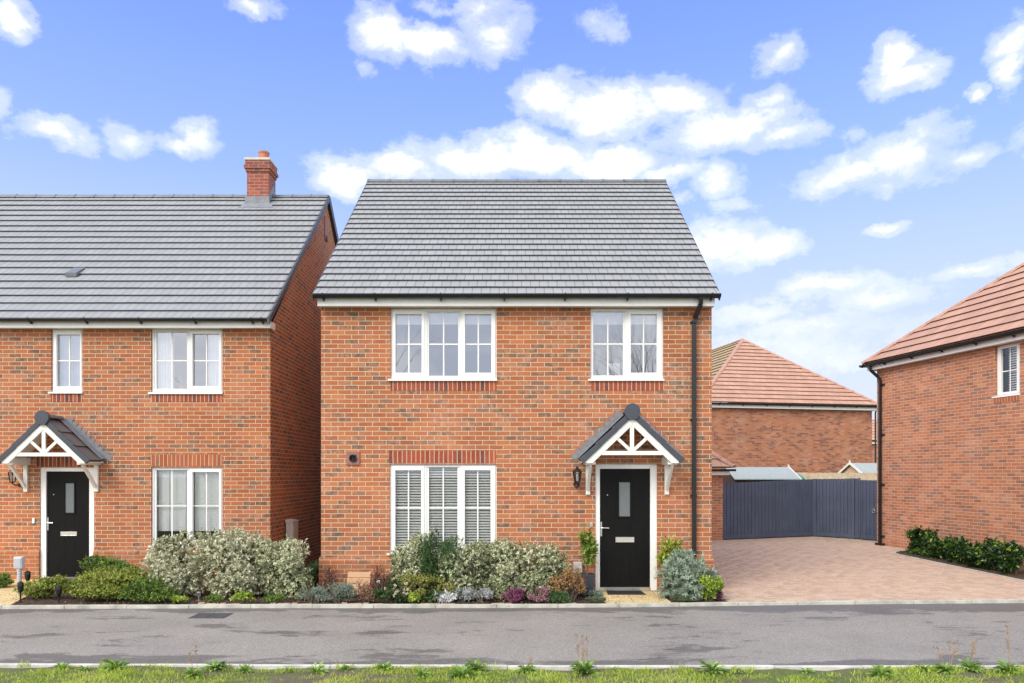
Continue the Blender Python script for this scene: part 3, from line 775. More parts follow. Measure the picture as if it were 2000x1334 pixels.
def stems(parent, w, dp, h, n, r=.008, mat='bark', top=.75):
    m = MB()
    for i in range(n):
        a = rng.uniform(0, 2 * math.pi); q = math.sqrt(rng.random()); x = math.cos(a) * w * .36 * q; y = math.sin(a) * dp * .36 * q
        z = h * rng.uniform(.5, top)
        m.tube([(x * .22, y * .22, -.03), (x * .5 + rng.normal() * .015, y * .5, z * .4), (x, y, z)], [r * 1.5, r * 1.1, r * .5], 5)
    return part('stem', m, mat, parent)
def shrub(name, label, cat, px, by, w_px, top, knd, D=None, depth=None, group=None, raise_=0.0, nst=9, amount=1.0, zlow=0.02, ncore=True):
    D = D or DG(by); w = w_px * D / F * 1.10; h = (by - top) * D / F * 1.10
    return shrub_at(name, label, cat, X(px, D), D, w, h, knd, depth, group, raise_, nst, amount, zlow)
def shrub_at(name, label, cat, x, y, w, h, knd, depth=None, group=None, raise_=0.0, nst=9, amount=1.0, zlow=.06, rotz=0.0):
    K = KIND[knd]; dp = depth or w * .8
    t = thing(name, label, cat, (x, y, raise_), rotz, group, local=True)
    hh = h - zlow
    area = (w * dp + 2 * hh * (w + dp) * .5) * .9
    n = int(area * 1250 * K['dens'] * amount * min(1.6, (.034 / K['L']) ** 1.0 if K['L'] < .034 else 1))
    n = max(n, 50)
    P, O, k = blob_points(n, w * .50, dp * .50, hh * .56, zlow + hh * .46, K['lumps'])
    lay = rng.normal(size=K['lumps'])[k] * .10
    P[:, 2] = np.maximum(P[:, 2], .03 + rng.random(n) * .05)
    tint_c = rng.normal(.5, .16, n) + lay
    # leading shoots stick out of the crown
    ns = int(n * K['shoots'] * .35); idx = rng.choice(n, ns, replace=False); idx = idx[O[idx][:, 2] > .15]
    Cs = [clusters(P, O, K['nl'], K['sp'], K['L'], K['W'])]; T = [np.repeat(tint_c, K['nl'])]
    if len(idx):
        for st in range(1, 4):
            ln = rng.uniform(.018, .034, (len(idx), 1)) * (K['L'] / .034) ** .5 * st
            P2 = P[idx] + unit(O[idx] + np.array([0, 0, .6])) * ln
            nl = max(3, K['nl'] // 2)
            Cs.append(clusters(P2, O[idx], nl, K['sp'] * .85, K['L'] * .85, K['W'] * .85)); T.append(np.repeat(tint_c[idx] + .08, nl))
    C, Dd, Nn, L, W = [np.concatenate([c[i] for c in Cs]) for i in range(5)]
    T = np.concatenate(T) + rng.normal(0, .20, len(C))
    leaf_object('foliage', K['mat'], t, C, Dd, Nn, L, W, T)
    if nst: stems(t, w, dp, h, nst)
    return t

def branch_tree(parent, seed, h, spread=.5, r0=.09, levels=6, name='trunk', mat='bark_grey', fork=2.0):
    rd = random.Random(seed); m = MB()
    def grow(p, d, L, r, lv):
        n = 3; pts = [p]; rr = [r]
        for i in range(n):
            d = (d + Vector((rd.gauss(0, .07), rd.gauss(0, .07), rd.gauss(0, .04) + .03))).normalized()
            p = p + d * L / n; pts.append(p); rr.append(r * (1 - .35 * (i + 1) / n))
        m.tube(pts, rr, 6 if lv < 2 else 4 if lv < 4 else 3, cap=False)
        if lv >= levels: return
        k = 3 if lv < 3 else 2
        for i in range(k + (rd.random() < .5)):
            ax = Vector((rd.gauss(0, 1), rd.gauss(0, 1), .25)).normalized()
            nd = (d + ax * spread * rd.uniform(.55, 1.1)).normalized()
            q = pts[-1] if i < 2 else pts[-2]
            grow(q, nd, L * rd.uniform(.62, .86), rr[-1] * rd.uniform(.55, .8), lv + 1)
    grow(Vector((0, 0, -.1)), Vector((0, 0, 1)), fork, r0, 0)
    zmax = max(v[2] for v in m.v); s = h / zmax
    m.v = [(v[0] * s, v[1] * s, v[2] * s) for v in m.v]
    return part(name, m, mat, parent)

# ------------------------------------------------------------------ the setting
def sheet(name, poly, z, mat, thick=0.0, kindv='structure'):
    m = MB(); n = len(poly)
    if thick:
        m.add([(x, y, z) for x, y in poly] + [(x, y, z - thick) for x, y in poly], [tuple(range(n)), tuple(range(n, 2 * n))[::-1]] + [(i, i + n, (i + 1) % n + n, (i + 1) % n) for i in range(n)])
    else: m.add([(x, y, z) for x, y in poly], [tuple(range(n))])
    o = part(name, m, mat); tag(o, kind=kindv); return o
sheet('ground', [(-700, -700), (700, -700), (700, 900), (-700, 900)], -.30, 'verge_ground')
KF = [(-30.0, 10.55), (-12, 10.55), (-7.2, 10.68), (-4, 10.74), (-.0, 10.76), (1.4, 10.80), (3.1, 10.93), (5.5, 11.08), (8, 11.18), (14, 11.25), (30, 11.3)]
KN = [(-30.0, 7.75), (-7, 7.58), (0, 7.47), (7, 7.46), (30, 7.5)]
sheet('road', [(x, y) for x, y in KN] + [(x, y + .02) for x, y in KF[::-1]], -.045, 'tarmac', thick=.2)
def kf(x):
    for (a, b), (c, d) in zip(KF[:-1], KF[1:]):
        if a <= x <= c: return b + (d - b) * (x - a) / (c - a)
def kn(x):
    for (a, b), (c, d) in zip(KN[:-1], KN[1:]):
        if a <= x <= c: return b + (d - b) * (x - a) / (c - a)
def kerb_run(name, fn, x0, x1, step, w, ztop, mat, depth):
    m = MB(); x = x0
    while x < x1:
        a, b = x + .003, x + step - .003; j = random.uniform(-.002, .003); yj = random.uniform(-.003, .003)
        ya, yb = fn(a) + yj, fn(b) + yj
        m.hexa([(a, ya, ztop - depth), (b, yb, ztop - depth), (b, yb + w, ztop - depth), (a, ya + w, ztop - depth),
                (a, ya + .006, ztop + j), (b, yb + .006, ztop + j), (b, yb + w, ztop + j), (a, ya + w, ztop + j)])
        x += step
    o = part(name, m, mat, bevel=.004); tag(o, kind='structure'); return o
kerb_run('kerb', kf, -12.0, 20.0, .9, .075, .004, 'kerb', .25)
kerb_run('grass_edging', lambda x: kn(x) - .055, -10.0, 10.0, .9, .062, -.028, 'kerb_near', .2)
# lumpy soil beds
def bed(name, x0, x1, y0f, y1f, z, mat='soil', amp=.022, nx=120, ny=14, cond=None):
    m = MB(); v = []
    for j in range(ny + 1):
        for i in range(nx + 1):
            x = x0 + (x1 - x0) * i / nx; ya = y0f(x); yb = y1f(x); y = ya + (yb - ya) * j / ny
            v.append((x, y, z + (rng.normal() * amp * .5 + amp * math.sin(x * 3.1 + y * 5) * .5 if 0 < j < ny else -.01)))
    m.add(v, [(j * (nx + 1) + i, j * (nx + 1) + i + 1, (j + 1) * (nx + 1) + i + 1, (j + 1) * (nx + 1) + i) for j in range(ny) for i in range(nx)])
    o = part(name, m, mat, smooth=True); tag(o, kind='structure'); return o
px0, px1 = X(1170, 12), X(1282, 12)
bed('left_garden_bed', -9.2, -3.15, lambda x: kf(x) + .075, lambda x: 13.38 if x < -4.5 else 18.0, -.02)
bed('front_garden_bed', -3.15, 1.345, lambda x: kf(x) + .075, lambda x: 11.99, -.02)
bed('corner_garden_bed', 2.30, 3.22, lambda x: kf(x) + .075, lambda x: 11.99, -.02, nx=30)
# scattered bark chips in the beds
def chips(name, n, x0, x1, y0f, y1, z=.0, size=.02):
    x = rng.uniform(x0, x1, n); y = np.array([y0f(a) for a in x]); y = y + (y1 - y) * rng.random(n)
    P = np.stack([x, y, np.full(n, z) + rng.random(n) * .015], 1); D = unit(np.stack([rng.normal(size=n), rng.normal(size=n), rng.normal(size=n) * .25], 1))
    N = unit(np.stack([rng.normal(size=n) * .4, rng.normal(size=n) * .4, np.ones(n)], 1)); L = rng.uniform(.6, 1.6, n) * size
    o = leaf_object(name, 'leaf_chip', None, P, D, N, L, L * .5, rng.random(n)); tag(o, kind='stuff'); return o
o = chips('bark_chips', 5200, -9.1, 3.2, lambda x: kf(x) + .08, 11.7)
ob = o.data
tag(o, 'brown bark chips scattered over the soil of the front beds', 'bark chips')
# sandstone path to the door, another at far left
d0 = 11.99
sheet('front_path', [(1.325, kf(1.3) + .078), (2.30, kf(2.3) + .078), (X(1283, 12), d0), (X(1166, 12), d0)], .006, 'sandstone', thick=.1)
sheet('neighbour_path', [(-12, kf(-12) + .078), (X(38, 10.95), kf(-7.3) + .078), (X(60, 11.6), 11.5), (-8.65, 13.38), (-12, 13.38)], .006, 'sandstone', thick=.1)

# driveway: individual paving blocks laid in herringbone, turned like the right-hand house
RH = R(11.4); ux = Vector((math.cos(RH), math.sin(RH))); uy = Vector((-math.sin(RH), math.cos(RH)))
CORN = Vector((9.85, 20.1))
def in_drive(x, y):
    if y < kf(min(x, 29)) + .085: return False
    if x < 3.25 and y > 10.9: return x > 3.22 and y > 11.0
    q = Vector((x, y)) - CORN; lx = q.dot(ux); ly = q.dot(uy)
    if lx > -.01 and ly < 0: return False
    if x > 9.13 and y < 17.6 + min(.82, 1.7 * (x - 9.13)) + max(0, x - 9.66) * .4: return False
    if y > 23.5: return False
    return x < 12
m = MB(); u = .104; org = Vector((2, 8))
for ix in range(-60, 150):
    for iy in range(-40, 170):
        t = (ix - iy) % 4
        if t == 0: cells = (ix, iy, 2, 1)
        elif t == 3: cells = (ix, iy, 1, 2)
        else: continue
        cx = (cells[0] + cells[2] / 2) * u; cy = (cells[1] + cells[3] / 2) * u
        c = org + ux * cx + uy * cy
        if not in_drive(c.x, c.y): continue
        hw = cells[2] * u / 2 - .005; hh = cells[3] * u / 2 - .005; dz = random.gauss(0, .0016); tl = random.gauss(0, .0012)
        z = .002 + dz; e = .008
        top = [(-hw + e, -hh + e), (hw - e, -hh + e), (hw - e, hh - e), (-hw + e, hh - e)]; bot = [(-hw, -hh), (hw, -hh), (hw, hh), (-hw, hh)]
        pts = [(c.x + ux.x * a + uy.x * b, c.y + ux.y * a + uy.y * b, z + tl * a / hw) for a, b in top] + [(c.x + ux.x * a + uy.x * b, c.y + ux.y * a + uy.y * b, z - .012) for a, b in bot]
        m.add(pts, [(0, 1, 2, 3), (4, 5, 1, 0), (5, 6, 2, 1), (6, 7, 3, 2), (7, 4, 0, 3)], tint=random.random())
o = part('driveway', m, 'paving_blocks'); tag(o, kind='structure')
sheet('driveway_bedding', [(3.2, kf(3.2) + .076), (9.14, kf(9.1) + .076), (14, kf(14) + .076), (14, 24.5), (3.2, 24.5)], -.0085, 'joint_sand', thick=.1)
sheet('paved_yard', [(-20, 20.4), (-.1 + 3.3, 20.4), (3.19, 24.5), (14, 24.5), (40, 24.5), (40, 60), (-20, 60)], -.02, 'verge_ground')
# hedge bed by the right-hand house, edged in pale kerb
hb = [(9.13, kf(9.1) + .08), (9.13, 17.55), (9.16, 17.78), (9.25, 18.0), (9.42, 18.22), (9.66, 18.42), (10.13, 18.62)]
m = MB(); pts = hb + [(12.3, kf(12.3) + .08)]
m.add([(x, y, .004) for x, y in pts], [tuple(range(len(pts)))]); o = part('hedge_bed', m, 'soil'); tag(o, kind='structure')
m = MB()
for a, b in zip(hb[:-1], hb[1:]):
    L = math.dist(a, b); n = max(1, int(L / .9))
    for k in range(n):
        p = Vector(a).lerp(Vector(b), k / n); q = Vector(a).lerp(Vector(b), (k + 1) / n)
        m.beam((p.x, p.y, -.03), (q.x, q.y, -.03), .05, .075)
o = part('bed_edging', m, 'kerb'); tag(o, kind='structure')
n = 1500; P = np.stack([9.2 + rng.random(n) * 1.6, rng.uniform(11.4, 17.4, n), rng.uniform(.006, .02, n)], 1); P = P[(P[:, 0] < 9.7 + (17.5 - P[:, 1]) * .2)]
n = len(P); D_ = unit(np.stack([rng.normal(size=n), rng.normal(size=n), rng.normal(size=n) * .3], 1)); L = rng.uniform(.015, .04, n)
o = leaf_object('bark_mulch', 'leaf_chip', None, P, D_, unit(np.stack([rng.normal(size=n) * .5, rng.normal(size=n) * .5, np.ones(n)], 1)), L, L * .5, rng.random(n)); tag(o, 'dark bark mulch under the row of clipped bushes by the right house', 'mulch', kind='stuff')

# grass verge
def verge_z(x, y): return -.05 + .012 * math.sin(x * 2.3 + 1) * math.sin(y * 4.1) + .006 * math.sin(x * 7.7)
m = MB(); nx, ny = 160, 26; v = []
for j in range(ny + 1):
    for i in range(nx + 1):
        x = -10 + 20 * i / nx; y = 4.2 + (kn(x) - .06 - 4.2) * j / ny; v.append((x, y, verge_z(x, y) + rng.normal() * .004))
m.add(v, [(j * (nx + 1) + i, j * (nx + 1) + i + 1, (j + 1) * (nx + 1) + i + 1, (j + 1) * (nx + 1) + i) for j in range(ny) for i in range(nx)])
o = part('grass_verge', m, 'verge_ground', smooth=True); tag(o, kind='structure')
sheet('verge_beyond', [(-60, -40), (60, -40), (60, 4.22), (-60, 4.22)], -.07, 'verge_ground')
def value_noise(x, y, s, seed):
    r = np.random.default_rng(seed); ph = r.uniform(0, 6.28, (6, 2)); k = r.normal(size=(6, 2)) * s
    return sum(np.sin(x * k[i, 0] + y * k[i, 1] + ph[i, 0]) for i in range(6)) / 6
n = 90000; x = rng.uniform(-7.6, 7.6, n); y = rng.uniform(5.6, 7.42, n); keep = value_noise(x, y, 5, 3) + value_noise(x, y, 14, 5) * .7 + rng.normal(0, .12, n) > -.06 + np.clip(y - 7.22, 0, .3) * 1.2
x, y = x[keep], y[keep]; y = np.minimum(y, np.array([kn(a) for a in x]) - .07); n = len(x)
z = np.array([verge_z(a, b) for a, b in zip(x, y)]) - .004
D_ = unit(np.stack([rng.normal(0, .55, n), rng.normal(0, .55, n), np.full(n, 1.0)], 1)); N_ = unit(np.stack([rng.normal(size=n), rng.normal(size=n), np.full(n, .2)], 1))
hl = np.clip(.046 + value_noise(x, y, 7, 9) * .034 + rng.normal(0, .010, n), .012, .13)
o = leaf_object('grass_blades', 'leaf_grass', None, np.stack([x, y, z], 1), D_, N_, hl, np.full(n, .0055), .42 + value_noise(x, y, 4, 21) * .35 + rng.normal(0, .18, n)); tag(o, 'short rough grass on the verge in the foreground', 'grass', kind='stuff')
# inspection covers in the road
for k, (a, b) in enumerate(((377, 412), (414, 446))):
    y0, y1 = 9.98, 10.34; t = thing('inspection_cover', ('left' if k == 0 else 'right') + ' one of the two dark inspection covers set in the road', 'manhole cover', (X((a + b) / 2, 10.15), 10.15, -.045), group='inspection covers in the road')
    m = MB(); xa, xb = X(a, 10.15), X(b, 10.15); m.box(xa, xb, y0, y1, -.044, -.040); ring_ = None; part('frame', m, 'cover_iron', t)
    m = MB(); m.box(xa + .012, xb - .012, y0 + .012, y1 - .012, -.0398, -.037)
    for i in range(5):
        for j in range(6):
            w_ = (xb - xa - .03) / 5; h_ = (y1 - y0 - .03) / 6
            m.box(xa + .015 + i * w_ + .008, xa + .015 + (i + 1) * w_ - .008, y0 + .015 + j * h_ + .01, y0 + .015 + (j + 1) * h_ - .01, -.0371, -.033)
    part('cover_plate', m, 'cover_iron', t)

# ------------------------------------------------------------------ main house
MY = 12.0
H = thing('detached_house', 'red brick detached house in the centre with a grey tiled roof and black front door', 'house', (0, MY, 0))
def hole(a, b, t, bt, D): return (X(a, D), X(b, D), Z(bt, D), Z(t, D))
xl, xr = X(627, MY), X(1390, MY); zt = 4.68; zp = .56
W1 = hole(763, 970, 601.5, 741, MY); W2 = hole(1153.5, 1296, 601.5, 741, MY); W3 = hole(761, 970, 907, 1081, MY); DR = (X(1163, MY), X(1283.5, MY), .0, Z(906.5, MY))
w = MB(); facade(w, xl, xr, zp, zt, MY, [W1, W2, (W3[0], W3[1], max(W3[2], zp), W3[3]), (DR[0], DR[1], zp, DR[3])])
BY = 20.2
w.quad((xr, MY, 0), (xr, BY, 0), (xr, BY, zt), (xr, MY, zt)); w.quad((xl, BY, 0), (xl, MY, 0), (xl, MY, zt), (xl, BY, zt)); w.quad((xr, BY, 0), (xl, BY, 0), (xl, BY, zt), (xr, BY, zt))
ridgeY, ridgeZ = 16.1, 8.335; eY, eZ = 11.74, 4.775
for xx, s in ((xl, -1), (xr, 1)):
    zz = zt - .001
    w.add([(xx, MY, zz), (xx, BY, zz), (xx, ridgeY, ridgeZ - .12)], [(0, 1, 2) if s > 0 else (2, 1, 0)])
part('wall', w, 'brick_main', H)
pl = MB()
for a, b in ((xl - .03, DR[0]), (DR[1], xr + .03)):
    pl.box(a, b, MY - .03, MY + .05, -.3, zp - .065)
    pl.hexa([(a, MY - .03, zp - .065), (b, MY - .03, zp - .065), (b, MY + .05, zp - .065), (a, MY + .05, zp - .065), (a + .0, MY - .004, zp), (b, MY - .004, zp), (b, MY + .05, zp), (a, MY + .05, zp)])
pl.box(xl - .03, xl + .05, MY + .051, BY, -.3, zp); pl.box(xr - .05, xr + .03, MY + .051, BY, -.3, zp)
pl.box(DR[0], DR[1], MY + .03, MY + .1, -.3, -.002)
part('plinth', pl, 'brick_plinth', H)
def soldier(x0, x1, z0, z1, y, mat, parent, name='lintel_course', T=None, e=.004):
    m = MB(T); m.box(x0, x1, y - e, y + .02, z0, z1); return part(name, m, mat, parent)
soldier(X(760, MY), X(969, MY), Z(904.5, MY), Z(880, MY), MY, 'brick_soldier', H)
soldier(W1[0], W1[1], Z(763, MY), W1[2] - .001, MY, 'brick_soldier', H, 'sill_course')
soldier(W2[0] + .01, W2[1] + .01, Z(763, MY), W2[2] - .001, MY, 'brick_soldier', H, 'sill_course')
def lights(D, L): return [(X(a, D), X(b, D), Z(d, D), Z(c, D), op) for (a, b, c, d, op) in L]
WD = MY + .07
w1 = window(H, *W1, MY, lights(MY, [(772, 823, 613, 727.6, 1), (837, 894.5, 609, 733.3, 0), (908, 959.5, 613, 727.6, 1)]), Z(671, MY), label='upstairs three light white window')
w2 = window(H, *W2, MY, lights(MY, [(1158.3, 1217.6, 608, 732.7, 0), (1232.3, 1283.5, 613, 727.5, 1)]), Z(670.6, MY), label='upstairs two light white window')
w3 = window(H, *W3, MY, lights(MY, [(771.5, 822, 918.5, 1068, 1), (837, 893, 913, 1073, 0), (907.5, 958, 918.5, 1068, 1)]), Z(992.3, MY), glass='glass_low', label='downstairs three light white window with louvred shutters')
for (a, b) in ((770, 825), (835, 897), (906, 961)): roller(w1, X(a, MY), X(b, MY), Z(628, MY), Z(604, MY), MY + .16)
for (a, b) in ((1156, 1219), (1230, 1286)): roller(w2, X(a, MY), X(b, MY), Z(628, MY), Z(604, MY), MY + .16)
m = MB(); m.prism([(X(1190, MY), Z(706, MY)), (X(1214, MY), Z(706, MY)), (X(1215, MY), Z(729, MY)), (X(1209, MY), Z(727, MY)), (X(1196, MY), Z(716, MY))][::-1], MY + .2, MY + .205, 'y'); o = part('pale_card', m, 'fabric_white'); tag(o, 'white angular card leaning inside the small upstairs window', 'card')
for (a, b) in ((768, 826), (833.5, 897), (904, 962)): louvre(w3, X(a, MY), X(b, MY), Z(1078, MY), Z(912, MY), MY + .10, .0445, sw=.036, tilt=.55)
fd = front_door(H, DR[0], DR[1], .008, DR[3], MY, X(1172, MY), X(1270.5, MY), Z(1147, MY), Z(915.6, MY), (X(1209.5, MY), X(1231.6, MY), Z(1009, MY), Z(941.5, MY)),
                (X(1203, MY), X(1239.5, MY), Z(1059.6, MY), Z(1049.5, MY)), Z(1031, MY), (X(1187, MY), Z(967, MY)))
# fascia, soffit, gutter, downpipe
m = MB(); fy = 11.83; fx0, fx1 = X(620, fy), X(1396, fy)
m.box(fx0, fx1, fy, fy + .02, Z(597.5, fy), Z(581, fy)); m.box(fx0, fx0 + .02, fy + .021, MY + .35, Z(597.5, fy), Z(581, fy)); m.box(fx1 - .02, fx1, fy + .021, MY + .35, Z(597.5, fy), Z(581, fy))
m.box(fx0 + .021, fx1 - .021, fy + .021, MY - .001, Z(596, fy), Z(594, fy)); part('fascia', m, 'soffit_white', H)
gz = Z(574.5, 11.76); gutter(H, X(613, 11.76), X(1407, 11.76), 11.765, gz, br=[X(p, 11.76) for p in (631, 733, 861, 985, 1104, 1226, 1390)])
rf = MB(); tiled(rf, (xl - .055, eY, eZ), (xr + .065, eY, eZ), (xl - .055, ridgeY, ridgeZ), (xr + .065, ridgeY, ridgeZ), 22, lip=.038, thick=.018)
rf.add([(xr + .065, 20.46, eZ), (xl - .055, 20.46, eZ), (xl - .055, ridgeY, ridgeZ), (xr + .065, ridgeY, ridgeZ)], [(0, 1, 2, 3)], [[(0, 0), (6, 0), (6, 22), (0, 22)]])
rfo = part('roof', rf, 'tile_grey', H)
rt = MB(); ridge_tiles(rt, (xl - .06, ridgeY, ridgeZ - .03), (xr + .07, ridgeY, ridgeZ - .03), r=.12); part('ridge_tiles', rt, 'ridge_grey', rfo)
for xx in (xl - .058, xr + .064):
    for (ya, yb) in ((eY, ridgeY), (20.46, ridgeY)):
        vg = MB(); vg.beam((xx, ya, eZ - .035), (xx, yb, ridgeZ - .03), .018, .10); part('verge_trim', vg, 'verge_dark', rfo)
dp = MB(); yx = MY - .055; dx = X(1354, MY)
pts = [(X(1362, MY), 11.765, gz - .05), (X(1362, MY), 11.79, gz - .16), (dx + .01, yx, Z(624, MY)), (dx, yx, Z(634, MY)), (dx, yx, .1)]
for p, q in zip(pts[:-1], pts[1:]): dp.beam(p, q, .066, .066, up=(0, 1, 0) if abs(p[0] - q[0]) < .02 else (0, 0, 1))
dpo = part('downpipe', dp, 'pipe_black', H, bevel=.012)
for py in (630, 820, 968):
    m = MB(); m.box(dx - .055, dx + .045, yx + .02, MY - .002, Z(py, MY) - .012, Z(py, MY) + .012); m.box(dx - .038, dx + .038, yx - .038, yx + .038, Z(py, MY) - .016, Z(py, MY) + .016); part('pipe_clip', m, 'pipe_black', dpo)
fv = MB(); cx, cz = X(690, MY), Z(895, MY); ring(fv, cx - .108, cx + .108, cz - .108, cz + .108, .055, MY - .022, MY - .001)
for a, b in ((-1, -1), (1, -1), (-1, 1), (1, 1)): fv.lathe([(.007, -.028), (.007, -.02)], (cx + a * .09, MY, cz + b * .09), 8, 'y')
fvo = part('flue_vent', fv, 'terracotta_plate', H, bevel=.004)
m = MB(); n = 24
for k in range(n):
    a, b = 2 * math.pi * k / n, 2 * math.pi * (k + 1) / n
    for r0, r1, y0, y1 in ((.060, .060, -.05, .04), (.046, .046, -.05, .04)):
        m.quad((cx + r0 * math.cos(a), MY + y0, cz + r0 * math.sin(a)), (cx + r0 * math.cos(b), MY + y0, cz + r0 * math.sin(b)), (cx + r1 * math.cos(b), MY + y1, cz + r1 * math.sin(b)), (cx + r1 * math.cos(a), MY + y1, cz + r1 * math.sin(a)))
    m.quad((cx + .06 * math.cos(a), MY - .05, cz + .06 * math.sin(a)), (cx + .06 * math.cos(b), MY - .05, cz + .06 * math.sin(b)), (cx + .046 * math.cos(b), MY - .05, cz + .046 * math.sin(b)), (cx + .046 * math.cos(a), MY - .05, cz + .046 * math.sin(a)))
m.box(cx - .054, cx + .054, MY - .012, MY - .004, cz - .054, cz + .054)
m.box(cx - .008, cx + .008, MY - .03, MY - .013, cz - .04, cz + .04)
part('flue_pipe', m, 'black_hole', fvo)
canopy(H, 1.797, MY, 2.145)
m = MB(); m.box(X(1152, MY), X(1158, MY), MY - .02, MY - .001, Z(1030, MY), Z(1019, MY)); m.lathe([(.012, -.026), (.012, -.02)], (X(1155, MY), MY, Z(1024, MY)), 10, 'y'); part('doorbell', m, 'metal', H, bevel=.003)
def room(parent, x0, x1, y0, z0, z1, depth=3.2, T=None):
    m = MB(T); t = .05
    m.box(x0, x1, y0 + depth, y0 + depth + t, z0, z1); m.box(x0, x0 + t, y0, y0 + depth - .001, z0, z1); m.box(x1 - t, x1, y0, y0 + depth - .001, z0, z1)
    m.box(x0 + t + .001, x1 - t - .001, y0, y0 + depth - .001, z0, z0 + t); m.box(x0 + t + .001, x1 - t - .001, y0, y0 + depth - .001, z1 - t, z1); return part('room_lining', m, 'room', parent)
room(H, xl + .2, .9, MY + .25, 2.55, 4.62); room(H, .95, xr - .2, MY + .25, 2.55, 4.62); room(H, xl + .2, xr - .2, MY + .25, .1, 2.5)
wall_lamp('black coach lantern on the wall left of the central front door', X(1126, MY), MY, Z(911, MY))

# ------------------------------------------------------------------ left house
LY = F / 107.0
N = thing('neighbour_house', 'brick house at left with a chimney on its long grey tiled roof', 'house', (X(528, LY), LY, 0))
lx1 = X(528, LY); lx0 = -13.2; lzt = 4.60; lzp = .555
W4 = hole(100, 161, 641, 766, LY); W5 = hole(295, 434.5, 641, 767, LY); W6 = hole(295, 434.5, 913, 1066, LY); D2 = (X(77.6, LY), X(183.7, LY), 0, Z(913, LY))
w = MB(); facade(w, lx0, lx1, lzp, lzt, LY, [W4, W5, W6 if W6[2] > lzp else (W6[0], W6[1], lzp + .01, W6[3]), (D2[0], D2[1], lzp, D2[3])])
lBY = LY + 7.8; lrY, lrZ = 17.35, 8.475; leY, leZ = LY - .28, 4.675
w.quad((lx1, LY, -.2), (lx1, lBY, -.2), (lx1, lBY, lzt), (lx1, LY, lzt)); w.quad((lx0, lBY, 0), (lx0, LY, 0), (lx0, LY, lzt), (lx0, lBY, lzt)); w.quad((lx1, lBY, 0), (lx0, lBY, 0), (lx0, lBY, lzt), (lx1, lBY, lzt))
w.add([(lx1, LY, lzt), (lx1, lBY, lzt), (lx1, lrY, lrZ - .10)], [(0, 1, 2)]); w.add([(lx0, LY, lzt), (lx0, lBY, lzt), (lx0, lrY, lrZ - .10)], [(2, 1, 0)])
part('wall', w, 'brick_left', N)
pl = MB()
for a, b in ((lx0, D2[0]), (D2[1], lx1 + .02)):
    pl.box(a, b, LY - .03, LY + .05, -.3, lzp - .065)
    pl.hexa([(a, LY - .03, lzp - .065), (b, LY - .03, lzp - .065), (b, LY + .05, lzp - .065), (a, LY + .05, lzp - .065), (a, LY - .004, lzp), (b, LY - .004, lzp), (b, LY + .05, lzp), (a, LY + .05, lzp)])
pl.box(D2[0], D2[1], LY + .03, LY + .1, -.3, -.002)
part('plinth', pl, 'brick_plinth', N)
soldier(X(294, LY), X(434, LY), Z(910, LY), Z(888, LY), LY, 'brick_soldier_orange', N)
soldier(X(70, LY), X(193, LY), Z(911, LY), Z(892, LY), LY, 'brick_soldier', N)
soldier(W5[0], W5[1], Z(785, LY), W5[2] - .001, LY, 'brick_soldier', N, 'sill_course'); soldier(W4[0], W4[1], Z(785, LY), W4[2] - .001, LY, 'brick_soldier', N, 'sill_course')
w4 = window(N, *W4, LY, lights(LY, [(109, 155, 653, 754.7, 1)]), Z(703.6, LY), label='narrow upstairs white window')
w5 = window(N, *W5, LY, lights(LY, [(303, 363, 648, 759, 0), (375, 426.7, 651.5, 754, 1)]), Z(703.6, LY), label='upstairs two light white window with curtains')
w6 = window(N, *W6, LY, lights(LY, [(303, 363, 917, 1060, 0), (375, 426.7, 922, 1055, 1)]), Z(988.3, LY), glass='glass_low', label='downstairs two light white window with closed blind')
m = MB(); n = 11; a0, a1 = X(106, LY), X(158, LY)
for k in range(n):
    x = a0 + (a1 - a0) * (k + .5) / n; m.hexa([(x - .02, LY + .14, Z(764, LY)), (x + .012, LY + .155, Z(764, LY)), (x + .013, LY + .158, Z(764, LY)), (x - .019, LY + .143, Z(764, LY)), (x - .02, LY + .14, Z(646, LY)), (x + .012, LY + .155, Z(646, LY)), (x + .013, LY + .158, Z(646, LY)), (x - .019, LY + .143, Z(646, LY))])
part('vertical_blind', m, 'fabric_white', w4)
curtain(w5, X(300, LY), X(334, LY), Z(764, LY), Z(645, LY), LY + .125, n=6); curtain(w5, X(401, LY), X(430, LY), Z(764, LY), Z(645, LY), LY + .125, n=5)
louvre(w6, X(299, LY), X(366, LY), Z(1038, LY), Z(915, LY), LY + .15, .030, sw=.034, tilt=1.05, stiles=False, name='venetian_blind'); louvre(w6, X(371, LY), X(430, LY), Z(1038, LY), Z(915, LY), LY + .15, .030, sw=.034, tilt=1.05, stiles=False, name='venetian_blind')
m = MB()
for px in (322, 355, 396): m.box(X(px, LY) - .014, X(px, LY) + .014, LY + .135, LY + .14, Z(1038, LY), Z(915, LY))
part('blind_tapes', m, 'fabric_white', w6)
front_door(N, D2[0], D2[1], .008, D2[3], LY, X(88.4, LY), X(172.8, LY), .04, Z(920.8, LY), (X(124, LY), X(142, LY), Z(1001.8, LY), Z(943.6, LY)),
           (X(115.6, LY), X(147.6, LY), Z(1047, LY), Z(1039, LY)), Z(1021, LY), (X(102, LY), Z(966, LY)))
m = MB(); fy = LY - .17; fe = X(528, fy)
m.box(lx0, fe, fy, fy + .02, Z(640, fy), Z(627, fy)); m.box(fe - .02, fe, fy + .021, LY + .1, Z(640, fy), Z(627, fy)); m.box(lx0, fe - .021, fy + .021, LY - .001, Z(639, fy), Z(637, fy)); part('fascia', m, 'soffit_white', N)
gz2 = Z(621, LY - .24); gutter(N, lx0, X(527, LY - .24), LY - .235, gz2, br=[X(p, LY - .24) for p in (-200, -100, 58, 167, 273, 380, 492, 512)])
rf = MB(); vx = lx1 + .045
